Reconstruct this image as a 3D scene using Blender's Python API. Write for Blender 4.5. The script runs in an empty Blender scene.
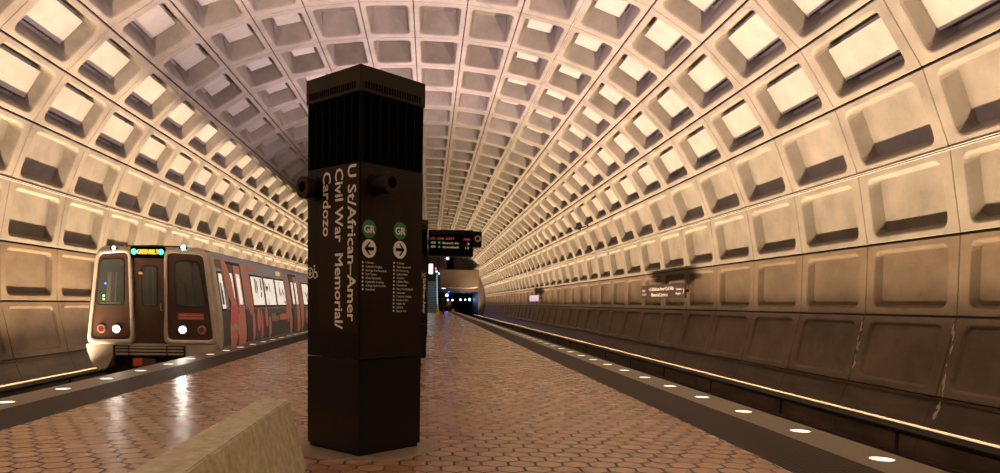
import bpy, bmesh, math, random
from mathutils import Vector, Matrix
random.seed(7)
PI = math.pi
C = bpy.context.scene.collection
scene = bpy.context.scene

# ------------------------------------------------------------------ camera
f, ppx, ppy, yaw, pitch, roll = 740.456, 449.9007, 359.2363, .0293, -.0754, .0152
EYE = 1.05
def rot3():
    c, s = math.cos(yaw), math.sin(yaw); A = Matrix(((c, 0, -s), (0, 1, 0), (s, 0, c)))
    c, s = math.cos(pitch), math.sin(pitch); B = Matrix(((1, 0, 0), (0, c, s), (0, -s, c)))
    c, s = math.cos(roll), math.sin(roll); D = Matrix(((c, -s, 0), (s, c, 0), (0, 0, 1)))
    return D @ B @ A
Rm = rot3()
def w2b(v): return Vector((v[0], v[2], -v[1]))
cam_d = bpy.data.cameras.new('camera'); cam = bpy.data.objects.new('camera', cam_d); C.objects.link(cam)
right = w2b(Rm[0]); down = w2b(Rm[1]); fwd = w2b(Rm[2])
m = Matrix.Identity(4)
for i in range(3):
    m[i][0] = right[i]; m[i][1] = -down[i]; m[i][2] = -fwd[i]
m[2][3] = EYE
cam.matrix_world = m
cam_d.sensor_width = 36; cam_d.sensor_fit = 'HORIZONTAL'; cam_d.lens = f / 1000 * 36
cam_d.shift_x = (500 - ppx) / 1000; cam_d.shift_y = (ppy - 236.5) / 1000
cam_d.clip_start = .05; cam_d.clip_end = 400
scene.camera = cam

# ------------------------------------------------------------------ world, exposure
w = bpy.data.worlds.new('world'); scene.world = w; w.use_nodes = True
w.node_tree.nodes['Background'].inputs[0].default_value = (1, .8, .65, 1)
w.node_tree.nodes['Background'].inputs[1].default_value = .02
vs = scene.view_settings
vs.view_transform = 'Standard'; vs.look = 'None'; vs.gamma = 1; vs.use_curve_mapping = False
vs.exposure = 0.0

CX = -.44            # vault centre line
Z0, L = 10.4205, 2.2297
Y_END = Z0 + 40 * L  # end wall
Y_BACK = Z0 - 11 * L

def area(name, loc, rot, sx, sy, power, col, spread=PI):
    d = bpy.data.lights.new(name, 'AREA'); d.shape = 'RECTANGLE'; d.size = sx; d.size_y = sy
    d.energy = power; d.color = col; d.spread = spread
    o = bpy.data.objects.new(name, d); o.location = loc; o.rotation_euler = rot; C.objects.link(o); return o
def spot(name, loc, target, power, col, angle, radius=.05, blend=.5):
    d = bpy.data.lights.new(name, 'SPOT'); d.energy = power; d.color = col; d.spot_size = angle; d.spot_blend = blend
    d.shadow_soft_size = radius
    o = bpy.data.objects.new(name, d); o.location = loc
    o.rotation_euler = (Vector(target) - Vector(loc)).to_track_quat('-Z', 'Y').to_euler(); C.objects.link(o); return o
def point(name, loc, power, col, radius=.1):
    d = bpy.data.lights.new(name, 'POINT'); d.energy = power; d.color = col; d.shadow_soft_size = radius
    o = bpy.data.objects.new(name, d); o.location = loc; C.objects.link(o); return o

# long lamp rows in the troughs at the foot of both walls, shining up and across
WARM = (1, .72, .45)
SEG = 8
TILT = -.08
SPREAD = 1.92
seg_len = (Y_END - Y_BACK) / SEG
for sx in (-1, 1):
    for k in range(SEG):

        area('trough_lamp', (6.07 if sx > 0 else -7.45, Y_BACK + (k + .5) * seg_len, -.45 if sx > 0 else -.59), (0, PI + TILT * sx, 0), .12, seg_len, 1620, WARM, SPREAD)
# the pylons carry pale lamps on top that wash the crown of the vault
PYLONS = [(-.463, 5.365), (-.45, 14.0), (-.45, 23.0)]

for x, y in PYLONS:
    area('pylon_uplight', (x, y, 2.62), (PI, 0, PI / 4), .45, .45, 880, (1, .74, .80))
area('mezzanine_light', (3, 88, 5.9), (PI, 0, 0), 6, 1.2, 60, (1, .8, .6))
point('tunnel_blue_light', (2.8, 104, 1.9), 90, (.12, .25, 1), .15)
point('tunnel_dim_light', (4.9, 108, 2.0), 40, (.35, .5, 1), .2)
# headlights of the waiting train
for x in (-6.58, -5.20):
    spot('headlight_beam', (x, 15.72, .405), (x + .35, 0, -.25), 50, (1, .86, .74), math.radians(60), .07, .8)

# ------------------------------------------------------------------ materials
def mat(name, col=(.5, .5, .5), rough=.6, metal=0, emit=None, es=0, spec=None, coat=0):
    m = bpy.data.materials.new(name); m.use_nodes = True
    b = m.node_tree.nodes['Principled BSDF']
    b.inputs['Base Color'].default_value = (*col, 1); b.inputs['Roughness'].default_value = rough
    b.inputs['Metallic'].default_value = metal
    if coat: b.inputs['Coat Weight'].default_value = coat; b.inputs['Coat Roughness'].default_value = .12
    if spec is not None: b.inputs['Specular IOR Level'].default_value = spec
    if emit: b.inputs['Emission Color'].default_value = (*emit, 1); b.inputs['Emission Strength'].default_value = es
    return m
def noisy(name, c1, c2, scale=3, rough=.7, bump=.2, detail=6, c3=None, stretch=(1, 1, 1), metal=0, rr=.1, bscale=40):
    m = mat(name, c1, rough, metal); nt = m.node_tree; N = nt.nodes; K = nt.links; b = N['Principled BSDF']
    tc = N.new('ShaderNodeTexCoord'); mp = N.new('ShaderNodeMapping'); mp.inputs['Scale'].default_value = stretch
    K.new(tc.outputs['Object'], mp.inputs[0])
    n = N.new('ShaderNodeTexNoise'); n.inputs['Scale'].default_value = scale; n.inputs['Detail'].default_value = detail; n.inputs['Roughness'].default_value = .65
    K.new(mp.outputs[0], n.inputs['Vector'])
    r = N.new('ShaderNodeValToRGB'); r.color_ramp.elements[0].color = (*c1, 1); r.color_ramp.elements[1].color = (*c2, 1)
    r.color_ramp.elements[0].position = .32; r.color_ramp.elements[1].position = .68
    if c3: e = r.color_ramp.elements.new(.5); e.color = (*c3, 1)
    K.new(n.outputs['Fac'], r.inputs[0]); K.new(r.outputs[0], b.inputs['Base Color'])
    n2 = N.new('ShaderNodeTexNoise'); n2.inputs['Scale'].default_value = bscale; n2.inputs['Detail'].default_value = 4
    K.new(tc.outputs['Object'], n2.inputs['Vector'])
    bp = N.new('ShaderNodeBump'); bp.inputs['Strength'].default_value = bump; bp.inputs['Distance'].default_value = .01
    K.new(n2.outputs['Fac'], bp.inputs['Height']); K.new(bp.outputs[0], b.inputs['Normal'])
    mr = N.new('ShaderNodeMapRange'); mr.inputs[3].default_value = max(.03, rough - rr); mr.inputs[4].default_value = rough + rr
    K.new(n.outputs['Fac'], mr.inputs[0]); K.new(mr.outputs[0], b.inputs['Roughness'])
    return m
M = {}
M['vault'] = noisy('vault_concrete', (.135, .115, .093), (.225, .195, .160), 1.3, .7, .25, 8, (.185, .16, .13))
M['vault_low'] = noisy('low_vault_concrete', (.10, .072, .050), (.19, .143, .10), 1.1, .6, .25, 8, (.145, .107, .075), (1, .6, 1))  # darker, browner concrete for the lowest panel rows
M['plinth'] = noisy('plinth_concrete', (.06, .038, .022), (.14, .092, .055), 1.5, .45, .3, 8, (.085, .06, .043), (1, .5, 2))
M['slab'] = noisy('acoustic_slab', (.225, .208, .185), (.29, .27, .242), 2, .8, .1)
M['shell'] = mat('joint_shadow_gap', (.02, .016, .013), .9)
M['bench'] = noisy('cast_concrete', (.34, .315, .21), (.64, .60, .44), 16, .8, .6, 12, (.49, .455, .32), bscale=70)

# ------------------------------------------------------------------ mesh helpers
def obj(name, bm, m, parent=None, smooth=False):
    me = bpy.data.meshes.new(name); bm.to_mesh(me); bm.free()
    ms = m if isinstance(m, (list, tuple)) else [m]
    for x in ms: me.materials.append(x)
    if smooth: me.shade_smooth()
    o = bpy.data.objects.new(name, me); C.objects.link(o)
    if parent: o.parent = parent
    return o
def tag(o, label, cat, group=None, kind=None):
    o['label'] = label; o['category'] = cat
    if group: o['group'] = group
    if kind: o['kind'] = kind
    return o
def thing(name, label, cat, loc=(0, 0, 0), rz=0, group=None):
    o = bpy.data.objects.new(name, None); o.empty_display_size = .2; C.objects.link(o)
    o.location = loc; o.rotation_euler = (0, 0, rz); return tag(o, label, cat, group)
def struct(name, bm, m, label=None):
    o = obj(name, bm, m); o['kind'] = 'structure'
    if label: o['label'] = label
    return o
def box(bm, x0, x1, y0, y1, z0, z1, bev=0, mi=0):
    vs_ = [bm.verts.new(p) for p in ((x0, y0, z0), (x1, y0, z0), (x1, y1, z0), (x0, y1, z0), (x0, y0, z1), (x1, y0, z1), (x1, y1, z1), (x0, y1, z1))]
    fs = [bm.faces.new([vs_[i] for i in q]) for q in ((3, 2, 1, 0), (4, 5, 6, 7), (0, 1, 5, 4), (1, 2, 6, 5), (2, 3, 7, 6), (3, 0, 4, 7))]
    for q in fs: q.material_index = mi
    if bev:
        bmesh.ops.bevel(bm, geom=list({e for q in fs for e in q.edges}), offset=bev, segments=2, affect='EDGES')
def BM(): return bmesh.new()

# ------------------------------------------------------------------ the coffered vault
PROF = [(7.765, 1.248), (8.0, .086), (7.972, -1.098), (7.736, -2.279), (7.269, -3.378), (6.621, -4.343), (5.755, -5.183),
        (4.716, -5.849), (3.58, -6.265), (2.419, -6.524), (1.216, -6.666), (0, -6.703)]
pts = [(CX + a, EYE - b) for a, b in PROF] + [(CX - a, EYE - b) for a, b in PROF[-2::-1]]   # right foot ... apex ... left foot
DEPTH = [.07, .12, .19, .25, .42, .46, .5, .54, .56, .56, .56]
def rr_loop(u0, u1, v0, v1, r, skew=None):
    out = []
    for cu, cv, a0 in ((u1 - r, v1 - r, 0), (u0 + r, v1 - r, 90), (u0 + r, v0 + r, 180), (u1 - r, v0 + r, 270)):
        for k in range(4):
            a = math.radians(a0 + k * 30); out.append((cu + r * math.cos(a), cv + r * math.sin(a)))
    return out
def coffer(bm, ci, k, mi):
    p, q = Vector(pts[ci]), Vector(pts[ci + 1]); sv = (q - p).length; t = (q - p) / sv
    n = Vector((t.y, -t.x))                     # outward (away from the hall)
    d = DEPTH[ci if ci < 11 else 21 - ci]
    y0 = Z0 + k * L
    def P3(u, v, w): c = p + t * v + n * w; return bm.verts.new((c.x, y0 + u, c.y))
    g = .009; gv = .017 if min(ci, 21 - ci) < 7 else .010; mu, mv = .2, .105
    low = ci in (0, 21)
    rl = rr_loop(mu, L - mu, mv, sv - mv, .15)
    outer = []
    for i, (u, v) in enumerate(rl):
        c = i // 4; j = i % 4
        eu = L - g if c in (0, 3) else g; ev = sv - gv if c in (0, 1) else gv
        # first/last point of each corner go straight to their side, middle two to the corner
        horiz_first = c in (0, 2)
        if j in (1, 2): outer.append((eu, ev))
        elif (j == 0) == horiz_first: outer.append((eu, v))
        else: outer.append((u, ev))
    bev = .035; ins = .16 * d + .02
    loops = []
    loops.append([P3(u, v, .07) for u, v in outer])
    loops.append([P3(u, v, .008) for u, v in outer])
    lo2 = [(min(max(u, g + .01), L - g - .01), min(max(v, gv + .01), sv - gv - .01)) for u, v in outer]
    loops.append([P3(u, v, 0) for u, v in lo2])
    loops.append([P3(u, v, 0) for u, v in rl])
    loops.append([P3(u, v, .012) for u, v in rr_loop(mu + bev * .6, L - mu - bev * .6, mv + bev * .6, sv - mv - bev * .6, .135)])
    loops.append([P3(u, v, .045) for u, v in rr_loop(mu + bev, L - mu - bev, mv + bev, sv - mv - bev, .125)])
    loops.append([P3(u, v, d) for u, v in rr_loop(mu + bev + ins, L - mu - bev - ins, mv + bev + ins * .6, sv - mv - bev - ins * .6, .05)])
    if low:
        loops = loops[:6]
        loops[-1:] = [[P3(u, v, .05) for u, v in rr_loop(mu + .05, L - mu - .05, mv + .05, sv - mv - .05, .11)]]
    for a, b in zip(loops, loops[1:]):
        for i in range(16):
            j = (i + 1) % 16
            vsx = [a[i], a[j], b[j], b[i]]
            try:
                fc = bm.faces.new(vsx); fc.material_index = mi
            except ValueError: pass
    fc = bm.faces.new(loops[-1]); fc.material_index = mi
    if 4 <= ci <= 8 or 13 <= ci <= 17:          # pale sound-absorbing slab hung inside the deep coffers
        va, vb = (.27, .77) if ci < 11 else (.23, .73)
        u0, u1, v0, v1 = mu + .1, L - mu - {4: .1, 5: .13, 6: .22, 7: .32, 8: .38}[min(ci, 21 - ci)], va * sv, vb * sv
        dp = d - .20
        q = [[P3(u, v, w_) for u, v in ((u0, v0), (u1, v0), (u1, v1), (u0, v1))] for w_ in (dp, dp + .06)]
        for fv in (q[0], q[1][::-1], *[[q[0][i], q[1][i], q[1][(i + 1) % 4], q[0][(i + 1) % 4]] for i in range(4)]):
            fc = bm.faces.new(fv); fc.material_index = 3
def vault_part(name, cells, low_cells):
    bm = BM()
    for k in range(-11, 40):
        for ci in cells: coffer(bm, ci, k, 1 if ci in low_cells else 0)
    bmesh.ops.remove_doubles(bm, verts=bm.verts, dist=1e-5)
    # dark backing behind the joints
    for ci in cells:
        p, q = Vector(pts[ci]), Vector(pts[ci + 1]); t = (q - p).normalized(); n = Vector((t.y, -t.x))
        d = .065
        a, b = p + n * d, q + n * d
        for k in range(-11, 40):   # strips behind each joint only, so that recesses stay open
            y = Z0 + k * L
            for (ya, yb, pa, pb) in ((y - .05, y + .05, a, b), (y + .05, y + L - .05, a, a + t * .05), (y + .05, y + L - .05, b - t * .05, b)):
                fc = bm.faces.new([bm.verts.new((v.x, yy, v.y)) for v, yy in ((pa, ya), (pb, ya), (pb, yb), (pa, yb))]); fc.material_index = 2
    o = struct(name, bm, [M['vault'], M['vault_low'], M['shell'], M['slab']])
    return o
for k_ in ('plinth', 'vault_low'): M[k_].node_tree.nodes['Principled BSDF'].inputs['Specular IOR Level'].default_value = .2
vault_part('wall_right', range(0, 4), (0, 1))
vault_part('ceiling', range(4, 18), ())
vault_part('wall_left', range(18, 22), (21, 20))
# sloped plinth below the panels
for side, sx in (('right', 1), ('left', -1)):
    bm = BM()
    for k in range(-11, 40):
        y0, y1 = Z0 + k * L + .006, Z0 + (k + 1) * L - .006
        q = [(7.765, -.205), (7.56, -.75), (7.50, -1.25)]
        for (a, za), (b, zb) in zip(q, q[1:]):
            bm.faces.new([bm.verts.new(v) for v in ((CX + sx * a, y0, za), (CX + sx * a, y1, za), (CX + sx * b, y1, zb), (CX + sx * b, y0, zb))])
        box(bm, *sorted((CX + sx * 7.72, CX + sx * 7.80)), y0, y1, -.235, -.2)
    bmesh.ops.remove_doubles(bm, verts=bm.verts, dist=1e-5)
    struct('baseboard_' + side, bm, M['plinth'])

# ------------------------------------------------------------------ more materials
def mnode(nt, op, a, b=None, c=None):
    n = nt.nodes.new('ShaderNodeMath'); n.operation = op
    for i, v in enumerate((a, b, c)):
        if v is None: continue
        if isinstance(v, (int, float)): n.inputs[i].default_value = v
        else: nt.links.new(v, n.inputs[i])
    return n.outputs[0]
def hex_tiles():
    m = mat('hexagonal_quarry_tile', (.3, .13, .08), .3); nt = m.node_tree; N = nt.nodes; K = nt.links; b = N['Principled BSDF']
    tc = N.new('ShaderNodeTexCoord'); sp = N.new('ShaderNodeSeparateXYZ'); K.new(tc.outputs['Object'], sp.inputs[0])
    W = .179; S3 = math.sqrt(3)
    # wobble free lattice: two interleaved rectangular grids
    x = mnode(nt, 'DIVIDE', sp.outputs[0], W); y = mnode(nt, 'DIVIDE', sp.outputs[1], W)
    def cell(ox, oy):
        xx = mnode(nt, 'SUBTRACT', x, ox); yy = mnode(nt, 'SUBTRACT', y, oy)
        gx = mnode(nt, 'SUBTRACT', mnode(nt, 'FLOORED_MODULO', xx, 1.0), .5)
        gy = mnode(nt, 'SUBTRACT', mnode(nt, 'FLOORED_MODULO', yy, S3), S3 / 2)
        return gx, gy, mnode(nt, 'ADD', mnode(nt, 'MULTIPLY', gx, gx), mnode(nt, 'MULTIPLY', gy, gy))
    ax, ay, ad = cell(0, 0); bx, by, bd = cell(.5, S3 / 2)
    sel = mnode(nt, 'LESS_THAN', ad, bd)
    def pick(p, q): return mnode(nt, 'ADD', mnode(nt, 'MULTIPLY', p, sel), mnode(nt, 'MULTIPLY', q, mnode(nt, 'SUBTRACT', 1.0, sel)))
    gx = pick(ax, bx); gy = pick(ay, by)
    ux = mnode(nt, 'ABSOLUTE', gx); uy = mnode(nt, 'ABSOLUTE', gy)
    dist = mnode(nt, 'MAXIMUM', ux, mnode(nt, 'ADD', mnode(nt, 'MULTIPLY', ux, .5), mnode(nt, 'MULTIPLY', uy, .8660254)))
    idx = mnode(nt, 'ROUND', mnode(nt, 'MULTIPLY', mnode(nt, 'SUBTRACT', x, gx), 4)); idy = mnode(nt, 'ROUND', mnode(nt, 'MULTIPLY', mnode(nt, 'SUBTRACT', y, gy), 4))
    cv = N.new('ShaderNodeCombineXYZ'); K.new(idx, cv.inputs[0]); K.new(idy, cv.inputs[1])
    wn = N.new('ShaderNodeTexWhiteNoise'); wn.noise_dimensions = '3D'; K.new(cv.outputs[0], wn.inputs[0])
    ramp = N.new('ShaderNodeValToRGB'); e = ramp.color_ramp.elements
    e[0].color = (.30, .155, .080, 1); e[1].color = (.40, .222, .125, 1); n_ = e.new(.5); n_.color = (.35, .186, .10, 1)
    K.new(wn.outputs['Value'], ramp.inputs[0])
    ns = N.new('ShaderNodeTexNoise'); ns.inputs['Scale'].default_value = .7; ns.inputs['Detail'].default_value = 5; K.new(tc.outputs['Object'], ns.inputs['Vector'])
    dirt = N.new('ShaderNodeMix'); dirt.data_type = 'RGBA'; dirt.blend_type = 'MULTIPLY'
    mr = N.new('ShaderNodeMapRange'); mr.inputs[1].default_value = .35; mr.inputs[2].default_value = .7; mr.inputs[3].default_value = .86; mr.inputs[4].default_value = 1.1
    K.new(ns.outputs['Fac'], mr.inputs[0]); dirt.inputs[0].default_value = 1
    K.new(ramp.outputs[0], dirt.inputs[6]); K.new(mr.outputs[0], dirt.inputs[7])
    gr = N.new('ShaderNodeMapRange'); gr.interpolation_type = 'SMOOTHSTEP'; gr.inputs[1].default_value = .445; gr.inputs[2].default_value = .460
    K.new(dist, gr.inputs[0])
    mix = N.new('ShaderNodeMix'); mix.data_type = 'RGBA'; K.new(gr.outputs[0], mix.inputs[0]); K.new(dirt.outputs[2], mix.inputs[6]); mix.inputs[7].default_value = (.010, .006, .005, 1)
    K.new(mix.outputs[2], b.inputs['Base Color'])
    ro = mnode(nt, 'ADD', mnode(nt, 'MULTIPLY', gr.outputs[0], .5), mnode(nt, 'ADD', mnode(nt, 'MULTIPLY', wn.outputs['Value'], .05), .24)); K.new(ro, b.inputs['Roughness'])
    # worn, softly tilted tiles with sunk joints
    hg = N.new('ShaderNodeMapRange'); hg.interpolation_type = 'SMOOTHSTEP'; hg.inputs[1].default_value = .40; hg.inputs[2].default_value = .485; hg.inputs[3].default_value = 1; hg.inputs[4].default_value = 0
    K.new(dist, hg.inputs[0])
    cx_ = mnode(nt, 'MULTIPLY', gx, mnode(nt, 'SUBTRACT', wn.outputs['Value'], .5))
    n3 = N.new('ShaderNodeTexNoise'); n3.inputs['Scale'].default_value = 14; K.new(tc.outputs['Object'], n3.inputs['Vector'])
    hh = mnode(nt, 'ADD', hg.outputs[0], mnode(nt, 'MULTIPLY', cx_, .12))
    bp = N.new('ShaderNodeBump'); bp.inputs['Strength'].default_value = .15; bp.inputs['Distance'].default_value = .002
    K.new(hh, bp.inputs['Height']); K.new(bp.outputs[0], b.inputs['Normal'])
    return m
def dotted():
    m = mat('tactile_tile', (.06, .042, .034), .7, spec=.2); nt = m.node_tree; N = nt.nodes; K = nt.links; b = N['Principled BSDF']
    tc = N.new('ShaderNodeTexCoord'); sp = N.new('ShaderNodeSeparateXYZ'); K.new(tc.outputs['Object'], sp.inputs[0])
    g = [mnode(nt, 'SUBTRACT', mnode(nt, 'FLOORED_MODULO', mnode(nt, 'DIVIDE', sp.outputs[i], .045), 1.0), .5) for i in (0, 1)]
    r = mnode(nt, 'SQRT', mnode(nt, 'ADD', mnode(nt, 'MULTIPLY', g[0], g[0]), mnode(nt, 'MULTIPLY', g[1], g[1])))
    dome = N.new('ShaderNodeMapRange'); dome.interpolation_type = 'SMOOTHSTEP'; dome.inputs[1].default_value = .15; dome.inputs[2].default_value = .38; dome.inputs[3].default_value = 1; dome.inputs[4].default_value = 0
    K.new(r, dome.inputs[0])
    mix = N.new('ShaderNodeMix'); mix.data_type = 'RGBA'; K.new(dome.outputs[0], mix.inputs[0]); mix.inputs[6].default_value = (.022, .015, .011, 1); mix.inputs[7].default_value = (.075, .052, .040, 1)
    K.new(mix.outputs[2], b.inputs['Base Color'])
    bp = N.new('ShaderNodeBump'); bp.inputs['Strength'].default_value = .6; bp.inputs['Distance'].default_value = .005
    K.new(dome.outputs[0], bp.inputs['Height']); K.new(bp.outputs[0], b.inputs['Normal'])
    return m
M['tiles'] = hex_tiles(); M['tactile'] = dotted()
M['granite'] = noisy('granite_edge', (.11, .083, .06), (.19, .148, .11), 30, .5, .1, 8, bscale=120)
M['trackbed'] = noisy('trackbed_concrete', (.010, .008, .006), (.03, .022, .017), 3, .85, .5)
M['bronze'] = noisy('dark_bronze_panel', (.010, .0065, .0045), (.014, .009, .006), 5, .34, .03, 3)
M['bronze2'] = noisy('brown_sign_panel', (.018, .011, .007), (.023, .014, .0095), 6, .4, .03, 3)
M['blackp'] = mat('polished_black_panel', (.004, .0032, .003), .3, spec=.3)
M['void'] = mat('black_void', (.003, .003, .003), .9, spec=0)
M['fin'] = mat('louvre_blade', (.003, .0025, .002), .8, spec=.08)
M['white'] = mat('white_lettering', (.80, .78, .76), .5)
M['green'] = mat('green_disc', (.01, .20, .085), .45)
M['steel'] = noisy('brushed_steel', (.42, .40, .37), (.55, .53, .50), 8, .38, .05, 3, metal=.75)
M['railsteel'] = mat('rail_steel', (.16, .12, .10), .4, .8)
M['cover'] = noisy('third_rail_cover', (.40, .29, .21), (.58, .45, .34), 3, .38, .1)
M['blackc'] = mat('dark_cover_board', (.008, .006, .005), .6, spec=.2)
M['trough'] = mat('lamp_trough_enamel', (.045, .03, .02), .6)
M['glow'] = mat('edge_light_lens', (.8, .8, .6), .3, emit=(1, .93, .62), es=1.5)
M['rim'] = mat('light_rim', (.3, .27, .2), .4, .6)

# ------------------------------------------------------------------ platform and trackbed
PC = -.50
def slab(name, x0, x1, z0, z1, m, y0=Y_BACK, y1=Y_END, bev=0):
    bm = BM(); box(bm, x0, x1, y0, y1, z0, z1, bev); return struct(name, bm, m)
slab('floor', PC - 2.85, PC + 2.85, -.3, 0, M['tiles'])
slab('trim_1', PC + 2.85, PC + 3.46, -.3, .001, M['tactile'])
slab('trim_2', PC - 3.46, PC - 2.85, -.3, .001, M['tactile'])
slab('trim_3', PC + 3.46, PC + 3.9, -.25, .002, M['granite'])
slab('trim_4', PC - 3.9, PC - 3.46, -.25, .002, M['granite'])
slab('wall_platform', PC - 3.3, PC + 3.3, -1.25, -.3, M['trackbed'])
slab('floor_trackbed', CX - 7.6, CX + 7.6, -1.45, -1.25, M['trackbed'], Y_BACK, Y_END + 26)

# ------------------------------------------------------------------ rails
def long_thing(name, cat, label, profile, x, m, group, y0=Y_BACK, y1=Y_END + 20):
    bm = BM(); a = [bm.verts.new((px, y0, pz)) for px, pz in profile]; b = [bm.verts.new((px, y1, pz)) for px, pz in profile]
    n = len(a)
    for i in range(n): bm.faces.new((a[i], a[(i + 1) % n], b[(i + 1) % n], b[i]))
    bm.faces.new(a[::-1]); bm.faces.new(b)
    bmesh.ops.recalc_face_normals(bm, faces=bm.faces)
    o = obj(name, bm, m); o.location = (x, 0, 0)
    return tag(o, label, cat, group)
RAIL = [(-.07, -1.25), (.07, -1.25), (.07, -1.225), (.012, -1.2), (.012, -1.12), (.036, -1.1), (.036, -1.06), (-.036, -1.06), (-.036, -1.1), (-.012, -1.12), (-.012, -1.2), (-.07, -1.225)]
for tx, side in ((-5.85, 'left'), (4.85, 'right')):
    for s_ in (-1, 1):
        near = (s_ > 0) == (side == 'left')
        long_thing('running_rail', 'rail', 'steel running rail of the %s track, %s' % (side, 'beside the platform' if near else 'on the wall side'), RAIL, tx + s_ * .75, M['railsteel'], 'running rails in the trackbed')
for sx, side in ((1, 'right'), (-1, 'left')):
    x, zc = (5.88, .115) if sx > 0 else (-7.26, -.02)
    t = long_thing('third_rail_cover', 'rail cover', 'long dark third rail cover running in front of the %s wall' % side,
                   [(sx * a, b + zc) for a, b in [(-.08, -.52), (.05, -.48), (.07, -.49), (.07, -.58), (.055, -.58), (.05, -.52), (-.08, -.56)]], x, M['blackc'], 'third rail covers', Y_BACK, Y_END)
    bm = BM(); box(bm, -.04, .04, Y_BACK, Y_END, -.86, -.72); r_ = obj('conductor_rail', bm, M['railsteel'], t)
    for k in range(40):
        y = Y_BACK + 1.5 + k * 3.1
        if 2 < y < 60:
            bm = BM(); box(bm, -.05, .05, y - .05, y + .05, -1.25, -.87); box(bm, *sorted((sx * .045, sx * .06)), y - .03, y + .03, -1.25, -.53 + zc); obj('bracket', bm, M['trackbed'], t)
    # lamp trough behind the cover
    long_thing('lamp_trough', 'light fixture', 'dark metal lamp trough hidden behind the third rail cover by the %s wall' % side,
               [(sx * a, b + (.13 if sx > 0 else 0)) for a, b in [(-.07, -.62), (.09, -.62), (.09, -.517), (.102, -.517), (.102, -.64), (-.08, -.64), (-.08, -.52), (-.07, -.52)]], 6.06 if sx > 0 else -7.44, M['trough'], 'lamp troughs', Y_BACK, Y_END)
# conduits along two vault joints
def tube(bm, p0, p1, r, n=8, r1=None):
    p0, p1 = Vector(p0), Vector(p1); d = (p1 - p0).normalized(); u = d.orthogonal().normalized(); v = d.cross(u)
    r1 = r if r1 is None else r1
    A = [bm.verts.new(p0 + (u * math.cos(2 * PI * i / n) + v * math.sin(2 * PI * i / n)) * r) for i in range(n)]
    B = [bm.verts.new(p1 + (u * math.cos(2 * PI * i / n) + v * math.sin(2 * PI * i / n)) * r1) for i in range(n)]
    for i in range(n): bm.faces.new((A[i], A[(i + 1) % n], B[(i + 1) % n], B[i]))
    bm.faces.new(A[::-1]); bm.faces.new(B)
M['conduit'] = mat('pale_conduit', (.5, .47, .42), .4, .3)
for i, ci, n_, lab in ((0, 3, 2, 'pair of thin conduits along a joint of the right wall above the station sign'), (1, 19, 2, 'pair of thin conduits along a joint of the left wall, above the train'), (2, 8, 1, 'thin pale conduit along a joint of the ceiling, right of the crown')):
    bm = BM(); p = Vector(pts[ci]); inn = (Vector((CX, 1)) - p).normalized(); tt = Vector((inn.y, -inn.x))
    for k in range(n_):
        q = p + inn * .018 + tt * (.03 * k - .015 * (n_ - 1)); tube(bm, (q.x, Y_BACK, q.y), (q.x, Y_END, q.y), .009)
    tag(obj('conduit', bm, M['conduit']), lab, 'conduit')
# pale mineral streaks run down two joints of the right wall
M['mineral'] = noisy('pale_mineral_deposit', (.35, .30, .25), (.60, .55, .50), 40, .6, .4)
rng = random.Random(11)
wr = bpy.data.objects['wall_right']
for y0 in (Z0 - .02, Z0 + L + .02):
    bm = BM()
    pr = [(7.56, .964), (7.325, -.198), (7.12, -.75)]
    def onwall(z, y, o=.006):
        for (xa, za), (xb, zb) in zip(pr, pr[1:]):
            if zb <= z <= za: return (xa + (xb - xa) * (z - za) / (zb - za) - o, y, z)
        return (pr[-1][0] - o, y, z)
    big = y0 < Z0
    for k in range(26 if big else 16):
        z = rng.uniform(-.6 if big else .0, .75); y = y0 - (.9 - z) * .10 + rng.uniform(-.035, .035); h_ = rng.uniform(.04, .14); w_ = rng.uniform(.008, .022)
        q = [(y - w_ * .5, z), (y + w_ * .5, z - .01), (y + w_, z + h_ * .5), (y + w_ * .4, z + h_), (y - w_ * .4, z + h_ * .95), (y - w_, z + h_ * .4)]
        bm.faces.new([bm.verts.new(onwall(b, a)) for a, b in q])
    obj('mineral_streak', bm, M['mineral'], wr)

# ------------------------------------------------------------------ platform edge lights
def disc(bm, c, r, z, n=20):
    return bm.faces.new([bm.verts.new((c[0] + r * math.cos(2 * PI * i / n), c[1] + r * math.sin(2 * PI * i / n), z)) for i in range(n)])
def make_edge_light():
    t = thing('platform_edge_light', '', 'light', group='edge lights')
    bm = BM(); n = 20
    A = [bm.verts.new((.095 * math.cos(2 * PI * i / n), .095 * math.sin(2 * PI * i / n), .001)) for i in range(n)]
    B = [bm.verts.new((.09 * math.cos(2 * PI * i / n), .09 * math.sin(2 * PI * i / n), .006)) for i in range(n)]
    D = [bm.verts.new((.080 * math.cos(2 * PI * i / n), .080 * math.sin(2 * PI * i / n), .005)) for i in range(n)]
    for P_, Q in ((A, B), (B, D)):
        for i in range(n): bm.faces.new((P_[i], P_[(i + 1) % n], Q[(i + 1) % n], Q[i]))
    obj('rim', bm, M['rim'], t)
    bm = BM(); disc(bm, (0, 0), .080, .0045); obj('lens', bm, M['glow'], t)
    return t
el0 = make_edge_light(); first = True
ORD = ['nearest', 'second', 'third', 'fourth', 'fifth', 'sixth', 'seventh', 'eighth', 'ninth', 'tenth', 'eleventh', 'twelfth', 'thirteenth', 'fourteenth', 'fifteenth', 'sixteenth', 'seventeenth', 'eighteenth']
def edge_light(x, y, label, group):
    global first
    if first: t = el0; first = False
    else:
        t = el0.copy(); C.objects.link(t)
        for ch in el0.children: c = ch.copy(); C.objects.link(c); c.parent = t
    t.location = (x, y, .002); t['label'] = label; t['group'] = group
for i in range(82):
    g = 'round lights set in the right platform edge'
    lab = ('%s round light from the camera set in the right granite platform edge' % ORD[i]) if i < 18 else 'tiny far round light in the long row along the right platform edge'
    edge_light(3.19, 5.04 + i * 1.1458, lab, g if i < 18 else 'far lights of the right platform edge')
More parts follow.
